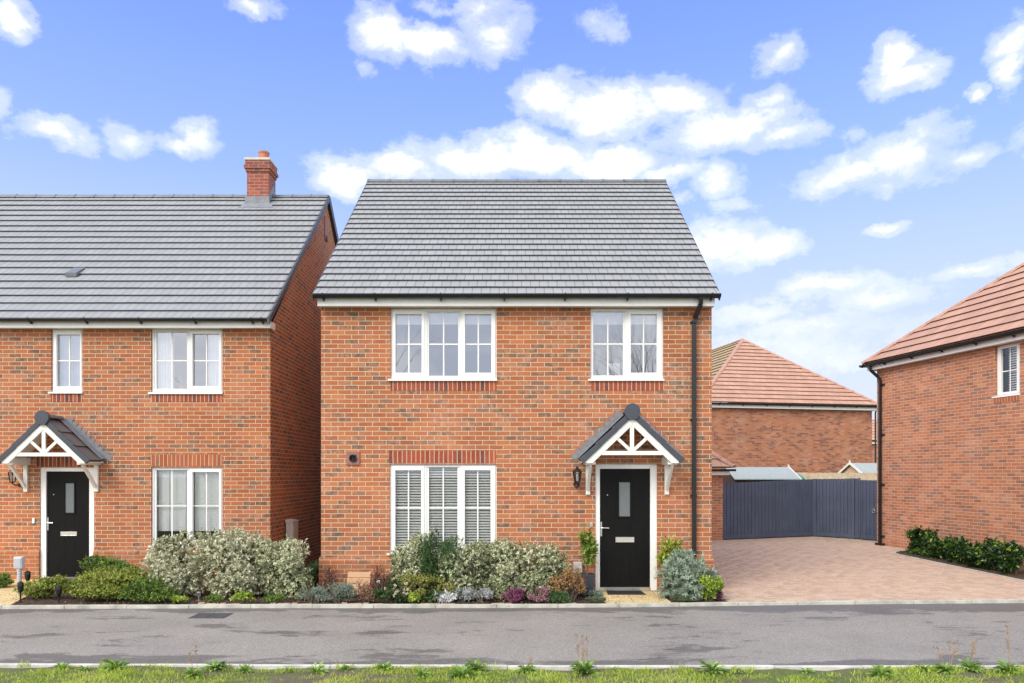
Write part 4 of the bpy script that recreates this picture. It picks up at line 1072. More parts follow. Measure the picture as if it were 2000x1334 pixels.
tiled(rf, (lx0, leY, leZ), (vx, leY, leZ), (lx0, lrY, lrZ), (vx, lrY, lrZ), 20, lip=.042, thick=.020)
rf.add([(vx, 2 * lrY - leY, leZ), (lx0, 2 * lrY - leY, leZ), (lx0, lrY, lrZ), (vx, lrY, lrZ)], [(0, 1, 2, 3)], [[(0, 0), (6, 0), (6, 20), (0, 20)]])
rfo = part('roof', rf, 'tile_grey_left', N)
rt = MB(); ridge_tiles(rt, (lx0, lrY, lrZ - .03), (-6.26, lrY, lrZ - .03), r=.12); part('ridge_tiles', rt, 'ridge_grey', rfo); rt = MB(); ridge_tiles(rt, (-5.74, lrY, lrZ - .03), (vx + .01, lrY, lrZ - .03), r=.12); part('ridge_tiles', rt, 'ridge_grey', rfo)
vg = MB(); Pe = Vector((vx + .008, leY - .02, leZ)); Pr = Vector((vx + .008, lrY, lrZ))
for i in range(20):
    a = Pe.lerp(Pr, i / 20); b = Pe.lerp(Pr, (i + 1.04) / 20)
    vg.hexa([(a.x - .012, a.y, a.z - .085), (a.x + .03, a.y, a.z - .085), (b.x + .03, b.y, b.z - .10), (b.x - .012, b.y, b.z - .10), (a.x - .012, a.y, a.z + .05), (a.x + .03, a.y, a.z + .05), (b.x + .026, b.y, b.z + .022), (b.x - .012, b.y, b.z + .022)])
vg.beam((vx + .012, lrY + .02, lrZ - .02), (vx + .012, 2 * lrY - leY, leZ - .02), .035, .15)
part('verge_trim', vg, 'verge_dark', rfo)
m = MB(); vy = 14.35; vz = leZ + (vy - leY) * (lrZ - leZ) / (lrY - leY); vxx = X(143, vy)
m.add([(vxx - .11, vy - .08, vz - .02), (vxx + .11, vy - .08, vz - .02), (vxx + .11, vy + .2, vz + .20), (vxx - .11, vy + .2, vz + .20), (vxx - .11, vy - .09, vz + .055), (vxx + .11, vy - .09, vz + .055), (vxx + .11, vy + .2, vz + .235), (vxx - .11, vy + .2, vz + .235)],
      [(0, 3, 2, 1), (4, 5, 6, 7), (0, 1, 5, 4), (1, 2, 6, 5), (2, 3, 7, 6), (3, 0, 4, 7)]); part('roof_vent', m, 'ridge_grey', rfo)
# chimney
chx0, chx1 = -6.28, -5.72; cy0, cy1 = 16.95, 17.5; ctop = 9.18
m = MB(); m.box(chx0 + .03, chx1 - .03, cy0 + .03, cy1 - .03, 8.0, ctop - .26); m.box(chx0 + .005, chx1 - .005, cy0 + .005, cy1 - .005, ctop - .26, ctop - .19); m.box(chx0 - .025, chx1 + .025, cy0 - .025, cy1 + .025, ctop - .19, ctop - .12); m.box(chx0 + .0, chx1 - .0, cy0 + .0, cy1 - .0, ctop - .12, ctop)
ch = part('chimney', m, 'brick_chimney', N)
m = MB(); m.box(chx0 - .015, chx1 + .015, cy0 - .015, cy1 + .015, ctop, ctop + .05); part('chimney_cap', m, 'mortar_cap', ch)
m = MB(); m.lathe([(.14, .0), (.125, .03), (.118, .18), (.128, .20), (.128, .235), (.10, .235), (.10, .05)], ((chx0 + chx1) / 2 + .06, (cy0 + cy1) / 2, ctop + .05), 24); part('chimney_pot', m, 'terracotta', ch, smooth=False)
def lroof(y): return leZ + (y - leY) * (lrZ - leZ) / (lrY - leY) if y < lrY else lrZ - (y - lrY) * (lrZ - leZ) / (lrY - leY)
m = MB(); za = lroof(cy0)
m.box(chx0 - .0, chx1 + .0, cy0 - .004, cy0 + .029, za - .05, za + .22)
yb = cy0 - .16
m.add([(chx0 - .10, yb, lroof(yb) + .045), (chx1 + .14, yb, lroof(yb) + .045), (chx1 + .05, cy0 - .005, lroof(cy0) + .06), (chx0 - .02, cy0 - .005, lroof(cy0) + .06)], [(0, 1, 2, 3)])
m.add([(chx1 - .028, cy0 + .03, za - .1), (chx1 - .028, cy1 - .03, lroof(cy1) - .1), (chx1 - .028, cy1 - .03, lroof(cy1) + .2), (chx1 - .028, lrY, lrZ + .28), (chx1 - .028, cy0 + .03, za + .24)], [(0, 1, 2, 3, 4)])
part('lead_flashing', m, 'lead', ch)
gv = MB(); gv.box(lx1 - .02, lx1 + .02, 17.15, 17.40, 7.42, 7.95); gvo = part('gable_vent', gv, 'terracotta_plate', N)
m = MB(); m.box(lx1 + .0205, lx1 + .03, 17.2, 17.36, 7.42, 7.52); part('vent_slot', m, 'black_hole', gvo)
canopy(N, -8.31, LY, 2.16)
room(N, -8.75, -7.35, LY + .3, 2.5, 4.55); room(N, -7.3, lx1 - .2, LY + .3, 2.5, 4.55); room(N, -7.3, lx1 - .2, LY + .3, .1, 2.45)
wall_lamp('black coach lantern on a swan-neck arm left of the neighbouring front door', X(43, LY), LY, Z(914, LY), side=-.65)
m = MB(); m.box(X(64, LY), X(68.5, LY), LY - .02, LY - .001, Z(1022, LY), Z(1012, LY)); part('doorbell', m, 'upvc', N, bevel=.003)
# spider plant on the sill inside the left house
t = thing('house_plant', 'spider plant in a pot on the window sill of the left house', 'potted plant', (X(347, LY), LY + .2, Z(762, LY)), local=True)
m = MB(); m.lathe([(.05, 0), (.07, .09), (.075, .10), (.06, .10)], (0, 0, 0), 12); part('pot', m, 'pot_tan', t)
n = 90; A = rng.uniform(0, 6.28, n); D_ = unit(np.stack([np.cos(A) * .9, np.sin(A) * .3, rng.uniform(.1, 1.1, n)], 1)); leaf_object('leaves', 'leaf_greyblue', t, np.tile([0, 0, .1], (n, 1)) + D_ * .02, D_, unit(rng.normal(size=(n, 3))), rng.uniform(.12, .26, n), .012, rng.random(n))
# meter box in the gap between the houses
t = thing('meter_box', 'grey upright meter cabinet beside the gable wall of the left house', 'meter box', (X(563, 14.2), 14.2, 0))
m = MB(); a = lx1 + .03; b_ = X(572, 14.2); m.box(a, b_, 14.2, 14.55, 0, Z(1020, 14.2)); part('cabinet', m, 'meter_grey', t, bevel=.008)
m = MB(); zt_ = Z(1020, 14.2); m.hexa([(a - .006, 14.19, zt_), (b_ + .008, 14.19, zt_), (b_ + .008, 14.56, zt_), (a - .006, 14.56, zt_), (a - .006, 14.19, zt_ + .05), (b_ + .008, 14.19, zt_ + .02), (b_ + .008, 14.56, zt_ + .02), (a - .006, 14.56, zt_ + .05)]); part('lid', m, 'meter_grey', t)
m = MB(); m.box(b_ + .0005, b_ + .006, 14.24, 14.51, .2, zt_ - .05); part('door', m, 'meter_grey', t)

# ------------------------------------------------------------------ right-hand house (turned 11.4 degrees)
RG = thing('corner_house', 'red brick house at right with a red hipped roof and one narrow upstairs window', 'house', (CORN.x, CORN.y, 0), RH, local=True)
TS = lambda a, d, z: (d, -a, z)          # its long side wall: a runs from the far corner towards the road
rw = MB(TS); WR = (3.87, 4.50, 3.64, 4.755)
facade(rw, 0, 12.6, -.2, 4.79, 0, [WR], rev=.1)
rw.T = None
rw.quad((0, 0, -.2), (8.4, 0, -.2), (8.4, 0, 4.79), (0, 0, 4.79)); rw.quad((8.4, -12.6, -.2), (8.4, 0, -.2), (8.4, 0, 4.79), (8.4, -12.6, 4.79)); rw.quad((0, -12.6, -.2), (8.4, -12.6, -.2), (8.4, -12.6, 4.79), (0, -12.6, 4.79))
part('wall', rw, 'brick_right', RG)
soldier(3.84, 4.50, 3.50, 3.612, 0, 'brick_soldier_orange', RG, 'sill_course', T=TS)
wr = window(RG, *WR, .02, [(3.985, 4.385, 3.72, 4.68, 1)], 4.18, T=TS, sx=.08, glass='glass_low')
louvre(wr, 4.10, 4.46, 3.70, 4.70, .10, .052, T=TS, sw=.042, tilt=.6, stiles=False, name='venetian_blind')
m = MB(TS); m.box(-.17, 12.8, -.17, -.15, 4.765, 4.93); m.box(-.17, 12.8, -.149, -.001, 4.768, 4.785); m.T = None; m.box(-.149, 8.55, .15, .17, 4.765, 4.93); m.box(-.149, 8.55, .001, .149, 4.768, 4.785); part('fascia', m, 'soffit_white', RG)
gutter(RG, -.30, 12.8, -.235, 4.93, T=TS, br=[.55 + 1.0 * k for k in range(12)])
gutter(RG, -.34, 8.7, -.235, 4.93, T=lambda a, d, z: (a, -d, z), br=[2, 4, 6])
ez = 4.965; e0, e1, r_ = -.26, 8.66, 4.2; ry = .26 - (r_ - e0); rz = ez + (r_ - e0) * .83
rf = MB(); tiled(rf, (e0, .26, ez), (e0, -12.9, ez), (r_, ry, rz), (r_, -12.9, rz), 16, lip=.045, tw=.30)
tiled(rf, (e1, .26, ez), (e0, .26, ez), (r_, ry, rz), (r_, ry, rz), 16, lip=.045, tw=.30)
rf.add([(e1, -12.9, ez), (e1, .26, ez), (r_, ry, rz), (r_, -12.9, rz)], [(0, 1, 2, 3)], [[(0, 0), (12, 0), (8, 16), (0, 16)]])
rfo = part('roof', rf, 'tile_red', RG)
rt = MB(); ridge_tiles(rt, (e0 + .0, .26, ez + .0), (r_, ry, rz + .0), r=.11); ridge_tiles(rt, (e1, .26, ez + .0), (r_, ry, rz + .0), r=.11); ridge_tiles(rt, (r_, ry, rz - .02), (r_, -12.9, rz - .02), r=.12); part('ridge_tiles', rt, 'ridge_red', rfo)
dp = MB(TS); pts = [(.02, -.235, 4.90), (.02, -.235, 4.78), (.16, -.075, 4.55), (.20, -.06, 4.48), (.20, -.06, .06)]
for p, q in zip(pts[:-1], pts[1:]): dp.beam(p, q, .066, .066, up=(0, 1, 0))
dpo = part('downpipe', dp, 'pipe_black', RG, bevel=.01)
for zz in (4.35, 3.0, 1.65, .25): m = MB(TS); m.box(.16, .33, -.045, -.002, zz - .012, zz + .012); part('pipe_clip', m, 'pipe_black', dpo)
m = MB(TS); m.box(.10, .32, -.14, -.002, -.02, .06); part('drain_hood', m, 'pipe_black', dpo)
m = MB(TS); m.box(.58, .80, -.006, .01, .085, .15); part('vent_brick', m, 'terracotta', RG)
room(RG, 3.0, 6.0, .3, 2.6, 4.75, T=TS)

# ------------------------------------------------------------------ the house behind
BK = thing('rear_house', 'brick house behind the blue fence with a red hipped roof mossy on its left slope', 'house', (15.95, 33, 0), RH, local=True)
bw = MB(); bw.quad((-8.2, 0, -.3), (0, 0, -.3), (0, 0, 4.8), (-8.2, 0, 4.8)); bw.quad((0, 0, -.3), (0, 11, -.3), (0, 11, 4.8), (0, 0, 4.8)); bw.quad((-8.2, 11, -.3), (-8.2, 0, -.3), (-8.2, 0, 4.8), (-8.2, 11, 4.8)); bw.quad((-8.2, 11, -.3), (0, 11, -.3), (0, 11, 4.8), (-8.2, 11, 4.8))
part('wall', bw, 'brick_back', BK)
m = MB(); m.box(-8.37, .17, -.17, -.15, 4.78, 4.93); m.box(-8.37, .17, -.149, -.001, 4.785, 4.80); m.box(.15, .17, -.149, 11, 4.78, 4.93); part('fascia', m, 'soffit_white', BK)
gutter(BK, -8.5, .32, -.24, 4.97, br=[-7.5, -6.4, -5.3, -4.2, -3.1, -2.0, -.9]); gutter(BK, -.2, 11, -.24, 4.97, T=lambda a, d, z: (-d, a, z))
f0, f1, fm = -8.46, .26, -4.1; fr_ = (fm - f0); fz = 4.99 + fr_ * .82
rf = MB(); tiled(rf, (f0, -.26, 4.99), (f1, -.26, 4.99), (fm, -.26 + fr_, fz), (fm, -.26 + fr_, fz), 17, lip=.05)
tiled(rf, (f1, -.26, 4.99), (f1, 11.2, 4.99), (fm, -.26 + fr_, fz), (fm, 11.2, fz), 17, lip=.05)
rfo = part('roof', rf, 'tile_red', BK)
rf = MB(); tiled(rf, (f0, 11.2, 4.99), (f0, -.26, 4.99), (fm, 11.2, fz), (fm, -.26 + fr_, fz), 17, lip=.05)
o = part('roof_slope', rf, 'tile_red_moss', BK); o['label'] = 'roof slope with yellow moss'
rt = MB(); ap = (fm, -.26 + fr_, fz - .01)
ridge_tiles(rt, (f1, -.26, 5.0), ap); ridge_tiles(rt, (f0, -.26, 5.0), ap); ridge_tiles(rt, ap, (fm, 11.2, fz - .01)); part('ridge_tiles', rt, 'ridge_red', rfo)
m = MB(); m.tube([(.22, -.2, 4.92), (.1, -.1, 4.72), (.1, -.1, .0)], .035, 8); part('downpipe', m, 'pipe_black', BK)

FH = thing('far_house', 'small strip of a distant red-roofed house seen between the two right-hand houses', 'house', (X(1780, 60), 60, 0), 0)
xa = 17.0; xb = X(1775, 60)
m = MB(); m.box(xa, xb, 60, 68, -.3, 4.45); part('wall', m, 'brick_back', FH)
m = MB(); m.box(xa - .2, xb + .2, 59.8, 59.83, 4.42, 4.60); part('fascia', m, 'soffit_white', FH); gutter(FH, xa - .2, xb + .3, 59.72, 4.68)
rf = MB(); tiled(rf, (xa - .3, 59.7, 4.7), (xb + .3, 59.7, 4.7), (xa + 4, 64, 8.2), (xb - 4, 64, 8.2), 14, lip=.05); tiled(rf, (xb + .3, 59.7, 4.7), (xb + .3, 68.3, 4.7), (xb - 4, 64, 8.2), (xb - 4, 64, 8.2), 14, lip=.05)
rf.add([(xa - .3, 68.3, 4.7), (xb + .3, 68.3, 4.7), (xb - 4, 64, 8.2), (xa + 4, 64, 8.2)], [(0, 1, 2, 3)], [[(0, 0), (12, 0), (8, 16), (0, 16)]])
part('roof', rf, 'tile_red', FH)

# garage behind the main house
GA = thing('garage', 'low brick garage with a red hipped roof just behind the central house', 'garage', (X(1412, 21.4), 21.4, 0))
gx = X(1412, 21.4); m = MB(); m.quad((gx - 3, 21.4, -.1), (gx, 21.4, -.1), (gx, 21.4, 2.0), (gx - 3, 21.4, 2.0)); m.quad((gx, 21.4, -.1), (gx, 27, -.1), (gx, 27, 2.0), (gx, 21.4, 2.0)); m.quad((gx - 3, 27, -.1), (gx - 3, 21.4, -.1), (gx - 3, 21.4, 2.0), (gx - 3, 27, 2.0)); part('wall', m, 'brick_right', GA)
m = MB(); m.box(gx - 3.15, gx + .15, 21.23, 21.25, 1.90, 2.02); m.box(gx + .13, gx + .15, 21.251, 27, 1.90, 2.02); m.box(gx - 3, gx + .129, 21.251, 21.399, 1.905, 1.915); part('fascia', m, 'soffit_white', GA)
gutter(GA, gx - 3.2, gx + .30, 21.17, 2.07)
rf = MB(); a0, a1, b0 = gx - 3.25, gx + .25, 21.15; h_ = (a1 - a0) / 2
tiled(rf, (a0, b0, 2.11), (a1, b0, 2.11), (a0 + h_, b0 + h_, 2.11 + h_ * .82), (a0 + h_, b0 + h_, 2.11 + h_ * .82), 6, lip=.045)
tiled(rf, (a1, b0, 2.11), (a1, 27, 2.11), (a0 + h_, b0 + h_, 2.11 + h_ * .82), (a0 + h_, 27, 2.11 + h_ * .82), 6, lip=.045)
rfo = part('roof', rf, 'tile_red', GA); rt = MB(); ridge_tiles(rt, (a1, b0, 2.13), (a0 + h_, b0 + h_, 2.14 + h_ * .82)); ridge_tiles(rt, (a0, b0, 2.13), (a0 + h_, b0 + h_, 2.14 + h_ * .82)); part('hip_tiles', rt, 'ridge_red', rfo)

# blue-grey boarded fence and side gate
def boards(name, label, cat, P, Q, zp_, zq, pitch, group=None, posts=(), nm='board_panel'):
    P = Vector(P); Q = Vector(Q); L = (Q - P).length; t = thing(name, label, cat, (P.x, P.y, 0), math.atan2(Q.y - P.y, Q.x - P.x), group, local=True)
    m = MB(); n = int(L / pitch)
    for k in range(n):
        a = L * k / n; b = L * (k + 1) / n; z = zp_ + (zq - zp_) * (a / L) + random.uniform(-.004, .004); yo = random.uniform(0, .003) + (.010 if k % 2 else 0)
        m.box(a + .003, b - .003, yo, yo + .018, .02, z)
    m.box(0, L, .032, .06, .0, min(zp_, zq) - .03)
    part(nm, m, 'fence_blue', t, bevel=.002)
    if posts:
        for a in posts:
            m = MB(); m.box(a - .045, a + .045, -.035, .028, 0, zp_ + (zq - zp_) * a / L + .005); part('post', m, 'fence_blue', t)
    m = MB(); m.box(0.03, L - .03, -.012, -.001, .03, .15); part('gravel_board', m, 'fence_blue', t)
    return t, L
P1, P2, P3, P4 = (X(1412.5, 21.4), 21.4), (X(1590, 22.65), 22.65), (X(1680, 21.6), 21.6), (X(1713.5, 21.05), 21.05)
boards('boarded_fence', 'long blue-grey boarded fence running from the garage to the corner', 'fence', P1, P2, 1.66, 1.775, .064, 'blue-grey boarded fencing')
boards('boarded_fence', 'blue-grey boarded fence section between the fence corner and the side gate', 'fence', P2, P3, 1.775, 1.80, .052, 'blue-grey boarded fencing', posts=(.03, 1.20))
g, L = boards('side_gate', 'blue-grey boarded side gate with a ring handle beside the right house', 'gate', (P3[0] + .005, P3[1] - .02), P4, 1.75, 1.74, .06, nm='gate_boards')
m = MB(); m.tube([(L - .10 + .045 * math.cos(a), -.03, .86 + .05 * math.sin(a)) for a in [k * math.pi / 8 for k in range(17)]], .009, 6); m.box(L - .125, L - .075, -.022, -.013, .87, .96); part('ring_handle', m, 'metal', g)
# pale timber fence behind
t = thing('timber_fence', 'pale natural timber fence seen over the blue fence', 'fence', (X(1540, 27), 27, 0), 0)
m = MB(); x = X(1535, 27); k = 0
while x < X(1760, 27): m.box(x, x + .085, 27 + (.012 if k % 2 else 0), 27.02 + (.012 if k % 2 else 0), .0, 1.975 + random.uniform(-.008, .008)); x += .088; k += 1
part('boards', m, 'fence_wood', t); m = MB(); m.box(X(1535, 27), X(1760, 27), 26.95, 26.995, 1.70, 1.78); part('rail', m, 'fence_wood', t)
for px in (1572, 1671): m = MB(); m.box(X(px, 26.95) - .05, X(px, 26.95) + .05, 26.85, 26.945, 0, 1.96); part('post', m, 'fence_wood', t)
# sheds
t = thing('garden_shed', 'low garden shed with long pale grey roof behind the left of the blue fence', 'shed', (X(1490, 24), 24, 0))
sxa, sxb = X(1426, 23.9), X(1541, 24.4)
m = MB(); m.box(sxa + .05, sxb - .05, 23.55, 25.4, 0, 1.74); m.add([(sxb - .05, 23.55, 1.74), (sxb - .05, 25.4, 1.74), (sxb - .05, 24.48, 2.1)], [(0, 1, 2)]); m.add([(sxa + .05, 23.55, 1.74), (sxa + .05, 25.4, 1.74), (sxa + .05, 24.48, 2.1)], [(2, 1, 0)]); part('walls', m, 'shed_brown', t)
m = MB()
for s, yy in ((-1, 23.4), (1, 25.56)): m.hexa([(sxa, yy, 1.745), (sxb, yy, 1.745), (sxb, 24.48, 2.13), (sxa, 24.48, 2.13), (sxa, yy, 1.775), (sxb, yy, 1.775), (sxb, 24.48, 2.16), (sxa, 24.48, 2.16)])
part('roof', m, 'shed_roof', t)
m = MB(); m.beam((sxb + .015, 23.36, 1.73), (sxb + .015, 24.48, 2.16), .025, .07); m.beam((sxb + .015, 24.48, 2.16), (sxb + .015, 25.6, 1.73), .025, .07); m.beam((sxb + .015, 24.48, 2.1), (sxb + .015, 24.48, 2.25), .03, .04, up=(0, 1, 0)); part('bargeboard', m, 'white_paint', t)
t = thing('garden_shed', 'timber gabled shed with grey roof behind the pale timber fence', 'shed', (13.28, 28.0, 0), RH, local=True)
m = MB(); m.box(0, 2.4, .05, 1.55, 0, 1.9); m.add([(0, .05, 1.9), (0, 1.55, 1.9), (0, .8, 2.3)], [(0, 1, 2)]); m.add([(2.4, .05, 1.9), (2.4, 1.55, 1.9), (2.4, .8, 2.3)], [(2, 1, 0)]); part('walls', m, 'shed_wood', t)
m = MB()
for yy in (-.05, 1.65): m.hexa([(-.08, yy, 1.88), (2.48, yy, 1.88), (2.48, .8, 2.33), (-.08, .8, 2.33), (-.08, yy, 1.91), (2.48, yy, 1.91), (2.48, .8, 2.365), (-.08, .8, 2.365)])
part('roof', m, 'shed_roof', t)
m = MB(); m.beam((-.10, -.08, 1.86), (-.10, .8, 2.36), .025, .08); m.beam((-.10, .8, 2.36), (-.10, 1.68, 1.86), .025, .08); m.beam((-.10, .8, 2.3), (-.10, .8, 2.47), .03, .05, up=(0, 1, 0)); part('bargeboard', m, 'white_paint', t)
t = thing('water_butt', 'green plastic water butt beside the low grey-roofed shed', 'water butt', (X(1555, 25.6), 25.6, 0), local=True)
m = MB(); m.lathe([(.20, 0), (.27, .4), (.28, 1.2), (.25, 1.72)], (0, 0, 0), 20); part('barrel', m, 'butt_green', t, smooth=True); m = MB(); m.lathe([(.29, 1.72), (.29, 1.78), (.22, 1.85), (.12, 1.93)], (0, 0, 0), 20); part('lid', m, 'butt_green', t)

# bare winter trees: one far away, two across the road behind the camera that the upstairs panes mirror
def bare(label, x, y, h, seed, spread, r0, levels=6, fork=2.0, group=None):
    t = thing('bare_tree', label, 'tree', (x, y, -.1), group=group, local=True); branch_tree(t, seed, h, spread, r0, levels, fork=fork); return t
bare('distant leafless tree showing between the rear house and the right house', X(1702, 62), 70, 10.2, 4, .55, .16)
bare('slender leafless tree across the road, mirrored in the three light upstairs window', -6.2, -4.2, 10.4, 9, .40, .12, 7, 2.0)
bare('twiggy leafless tree across the road, mirrored in the two light upstairs window', 5.2, -5.0, 9.4, 21, .56, .14, 7, 1.8)

# ------------------------------------------------------------------ plants in front of the left house
shrub('variegated_shrub', 'pale variegated shrub at the left end of the trio under the left house window', 'shrub', 350, 1160, 146, 1050, 'pitto_grey', D=11.75, nst=14, group='pale shrubs before the left house', depth=1.0)
shrub('variegated_shrub', 'pale greyish variegated shrub in the middle of the trio before the left house', 'shrub', 462, 1164, 146, 1048, 'pitto_grey', D=11.65, group='pale shrubs before the left house', depth=1.0)
shrub('variegated_shrub', 'pale variegated shrub at the gap between the two brick houses', 'shrub', 560, 1163, 112, 1062, 'pitto', D=11.6, group='pale shrubs before the left house', depth=.95)
shrub('low_shrub', 'low dark green mounded shrub below the left black door', 'shrub', 214, 1160, 128, 1096, 'midgreen', D=12.0, depth=.8)
shrub('low_shrub', 'spreading yellow-green shrub with bronze tips in front of the left black door', 'shrub', 205, 1170, 240, 1120, 'yellowgreen', D=11.35, depth=.75)
shrub('low_shrub', 'loose yellow-green low shrub beside the sandstone path at far left', 'shrub', 92, 1166, 92, 1128, 'yellowgreen', D=11.4, depth=.6, amount=.8)
shrub('low_shrub', 'small fresh green shrub at the kerb under the leftmost pale shrub', 'shrub', 298, 1178, 104, 1134, 'midgreen', D=11.0, depth=.5)
shrub('low_shrub', 'little dark green shrub behind the path at the left picture edge', 'shrub', 8, 1158, 42, 1134, 'midgreen', D=12.4, depth=.5)
shrub('ground_cover_plant', 'tiny bright green plant at the kerb left of the steel stake light', 'plant', 352, 1179, 34, 1166, 'lime', D=10.95, depth=.2, nst=0, zlow=0)
for i, (px, w_, tp, kd, lb) in enumerate([(418, 40, 1168, 'midgreen', 'small green weedy clump right of the steel stake light'), (476, 46, 1164, 'lime', 'bright green weedy clump under the middle pale shrub'), (538, 44, 1166, 'midgreen', 'low green clump at the kerb under the third pale shrub')]):
    shrub('ground_cover_plant', lb, 'plant', px, 1181, w_, tp, kd, D=10.98, depth=.2, nst=0, zlow=0, amount=.8)
shrub('lavender', 'grey-blue feathery plant at the kerb left of the timber slatted box', 'plant', 662, 1180, 88, 1146, 'greyblue', D=11.0, depth=.4)
shrub('lavender', 'dusky grey-green plant at the kerb below the gap between the houses', 'plant', 610, 1179, 50, 1152, 'greyblue', D=11.05, depth=.35)
shrub('bushy_plant', 'red-brown wispy shrub against the corner of the central house', 'shrub', 648, 1160, 42, 1110, 'redbrown', D=11.6, depth=.35, nst=16)
shrub('bushy_plant', 'dark shaded shrub in the gap between the two brick houses', 'shrub', 612, 1162, 50, 1115, 'dark', D=12.5, depth=.4, amount=.6)
# front bed of the central house
shrub('bushy_plant', 'dark brown wispy shrub behind the timber slatted box', 'shrub', 742, 1160, 44, 1108, 'redbrown', D=11.65, depth=.35, nst=18)
shrub('bushy_plant', 'second brown wispy shrub between the slatted box and the window shrubs', 'shrub', 772, 1158, 40, 1114, 'redbrown', D=11.7, depth=.35, nst=14)
shrub('bushy_plant', 'rusty twiggy plant at the kerb right of the timber slatted box', 'plant', 715, 1179, 60, 1143, 'rust', D=11.05, depth=.35)
shrub('variegated_shrub', 'pale variegated shrub at the left corner of the shuttered window', 'shrub', 804, 1140, 92, 1034, 'pitto', D=11.6, group='pale shrubs before the central house', depth=.7)
shrub('evergreen_shrub', 'upright dark green fine-leaved shrub rising before the shuttered window', 'shrub', 864, 1140, 86, 1020, 'dark', D=11.36, depth=.5)
shrub('variegated_shrub', 'darker variegated shrub below the upright dark green one', 'shrub', 903, 1162, 104, 1064, 'pitto', D=11.4, group='pale shrubs before the central house', depth=.6)
shrub('variegated_shrub', 'pale shrub at the right corner of the shuttered window', 'shrub', 962, 1140, 88, 1042, 'pitto', D=11.65, group='pale shrubs before the central house', depth=.55)
shrub('variegated_shrub', 'largest rounded pale variegated shrub right of the shuttered window', 'shrub', 1000, 1166, 132, 1066, 'pitto', D=11.35, group='pale shrubs before the central house', depth=.75)
shrub('variegated_shrub', 'pale shrub nearest the small bay tree by the door', 'shrub', 1072, 1162, 84, 1072, 'pitto', D=11.5, group='pale shrubs before the central house', depth=.6)
shrub('skimmia', 'small glossy shrub with cream flower heads in the central bed', 'plant', 769, 1178, 62, 1140, 'skimmia', D=11.05, depth=.35)
sk = [o for o in bpy.data.objects if o.get('label', '').startswith('small glossy shrub with cream')][0]
for k in range(16):
    c = np.array([rng.uniform(-.22, .24), rng.uniform(-.19, -.02), rng.uniform(.12, .34)]); q = unit(rng.normal(size=(26, 3))) * rng.uniform(.004, .018, (26, 1))
    leaf_object('flower_head', 'petal_cream', sk, c + q, unit(rng.normal(size=(26, 3))), unit(rng.normal(size=(26, 3))), .020, .014, rng.random(26))
shrub('spiraea', 'lime-green mounded shrub at the front of the central bed', 'shrub', 812, 1176, 74, 1128, 'limegold', D=11.15, depth=.45)
shrub('spiraea', 'yellow-green shrub with reddish tips right of the lime-green mound', 'shrub', 866, 1172, 70, 1128, 'limegold', D=11.2, depth=.45)
shrub('ground_cover_plant', 'bright lime tuft at the kerb under the lime-green mound', 'plant', 806, 1181, 26, 1163, 'lime', D=10.92, depth=.15, nst=0, zlow=0)
shrub('ground_cover_plant', 'dark grey-green rosette plant left of the white silver plant', 'plant', 846, 1180, 34, 1160, 'skimmia', D=10.98, depth=.25, nst=0, zlow=0)
shrub('silver_plant', 'bright silver-white leaved plant at the kerb', 'plant', 876, 1180, 36, 1157, 'silver', D=10.95, depth=.25, nst=0, zlow=0)
shrub('cotton_lavender', 'smaller soft grey cushion plant next to the silver-white plant', 'plant', 903, 1177, 36, 1152, 'greysoft', D=11.1, depth=.28)
shrub('cotton_lavender', 'larger soft grey cushion plant left of the purple heather', 'plant', 938, 1176, 46, 1147, 'greysoft', D=11.1, depth=.32)
shrub('heather', 'deep purple heather at the kerb of the central bed', 'plant', 1000, 1180, 44, 1154, 'purple', D=11.0, depth=.28)
shrub('heather', 'dusty pink heather right of the purple one', 'plant', 1054, 1179, 42, 1150, 'pinkheather', D=11.0, depth=.28)
shrub('nandina', 'bronze and orange leaved shrub left of the front door path', 'shrub', 1112, 1174, 84, 1121, 'bronze', D=11.2, depth=.55)
shrub('ground_cover_plant', 'dark low plant at the kerb beneath the bronze shrub', 'plant', 1094, 1181, 42, 1162, 'dark', D=10.95, depth=.25, nst=0, zlow=0, amount=.7)
shrub('ground_cover_plant', 'low grey-green mat plant on the left edge of the front path', 'plant', 1163, 1182, 42, 1170, 'mat_green', D=10.93, depth=.2, nst=0, zlow=0)
shrub('ground_cover_plant', 'small pale leaved plant by the planter left of the front path', 'plant', 1164, 1172, 26, 1158, 'greyblue', D=11.3, depth=.2, nst=0, zlow=0)
shrub('ground_cover_plant', 'low green clump under the largest pale shrub', 'plant', 902, 1170, 34, 1146, 'lime', D=11.25, depth=.2, nst=0, amount=.6)
# right of the door
shrub('euphorbia', 'large blue-green spurge right of the front door', 'shrub', 1341, 1172, 102, 1090, 'euphorbia', D=11.35, depth=.8)
shrub('lime_shrub', 'small lime-yellow shrub at the corner of the driveway', 'shrub', 1385, 1176, 60, 1131, 'lime', D=11.15, depth=.42)
shrub('heather', 'little magenta plant at the driveway edge beside the lime-yellow shrub', 'plant', 1402, 1175, 22, 1160, 'purple', D=11.2, depth=.15, nst=0, zlow=0)
shrub('ground_cover_plant', 'grey-green mat plant below the blue-green spurge', 'plant', 1338, 1182, 54, 1168, 'mat_green', D=10.98, depth=.2, nst=0, zlow=0)
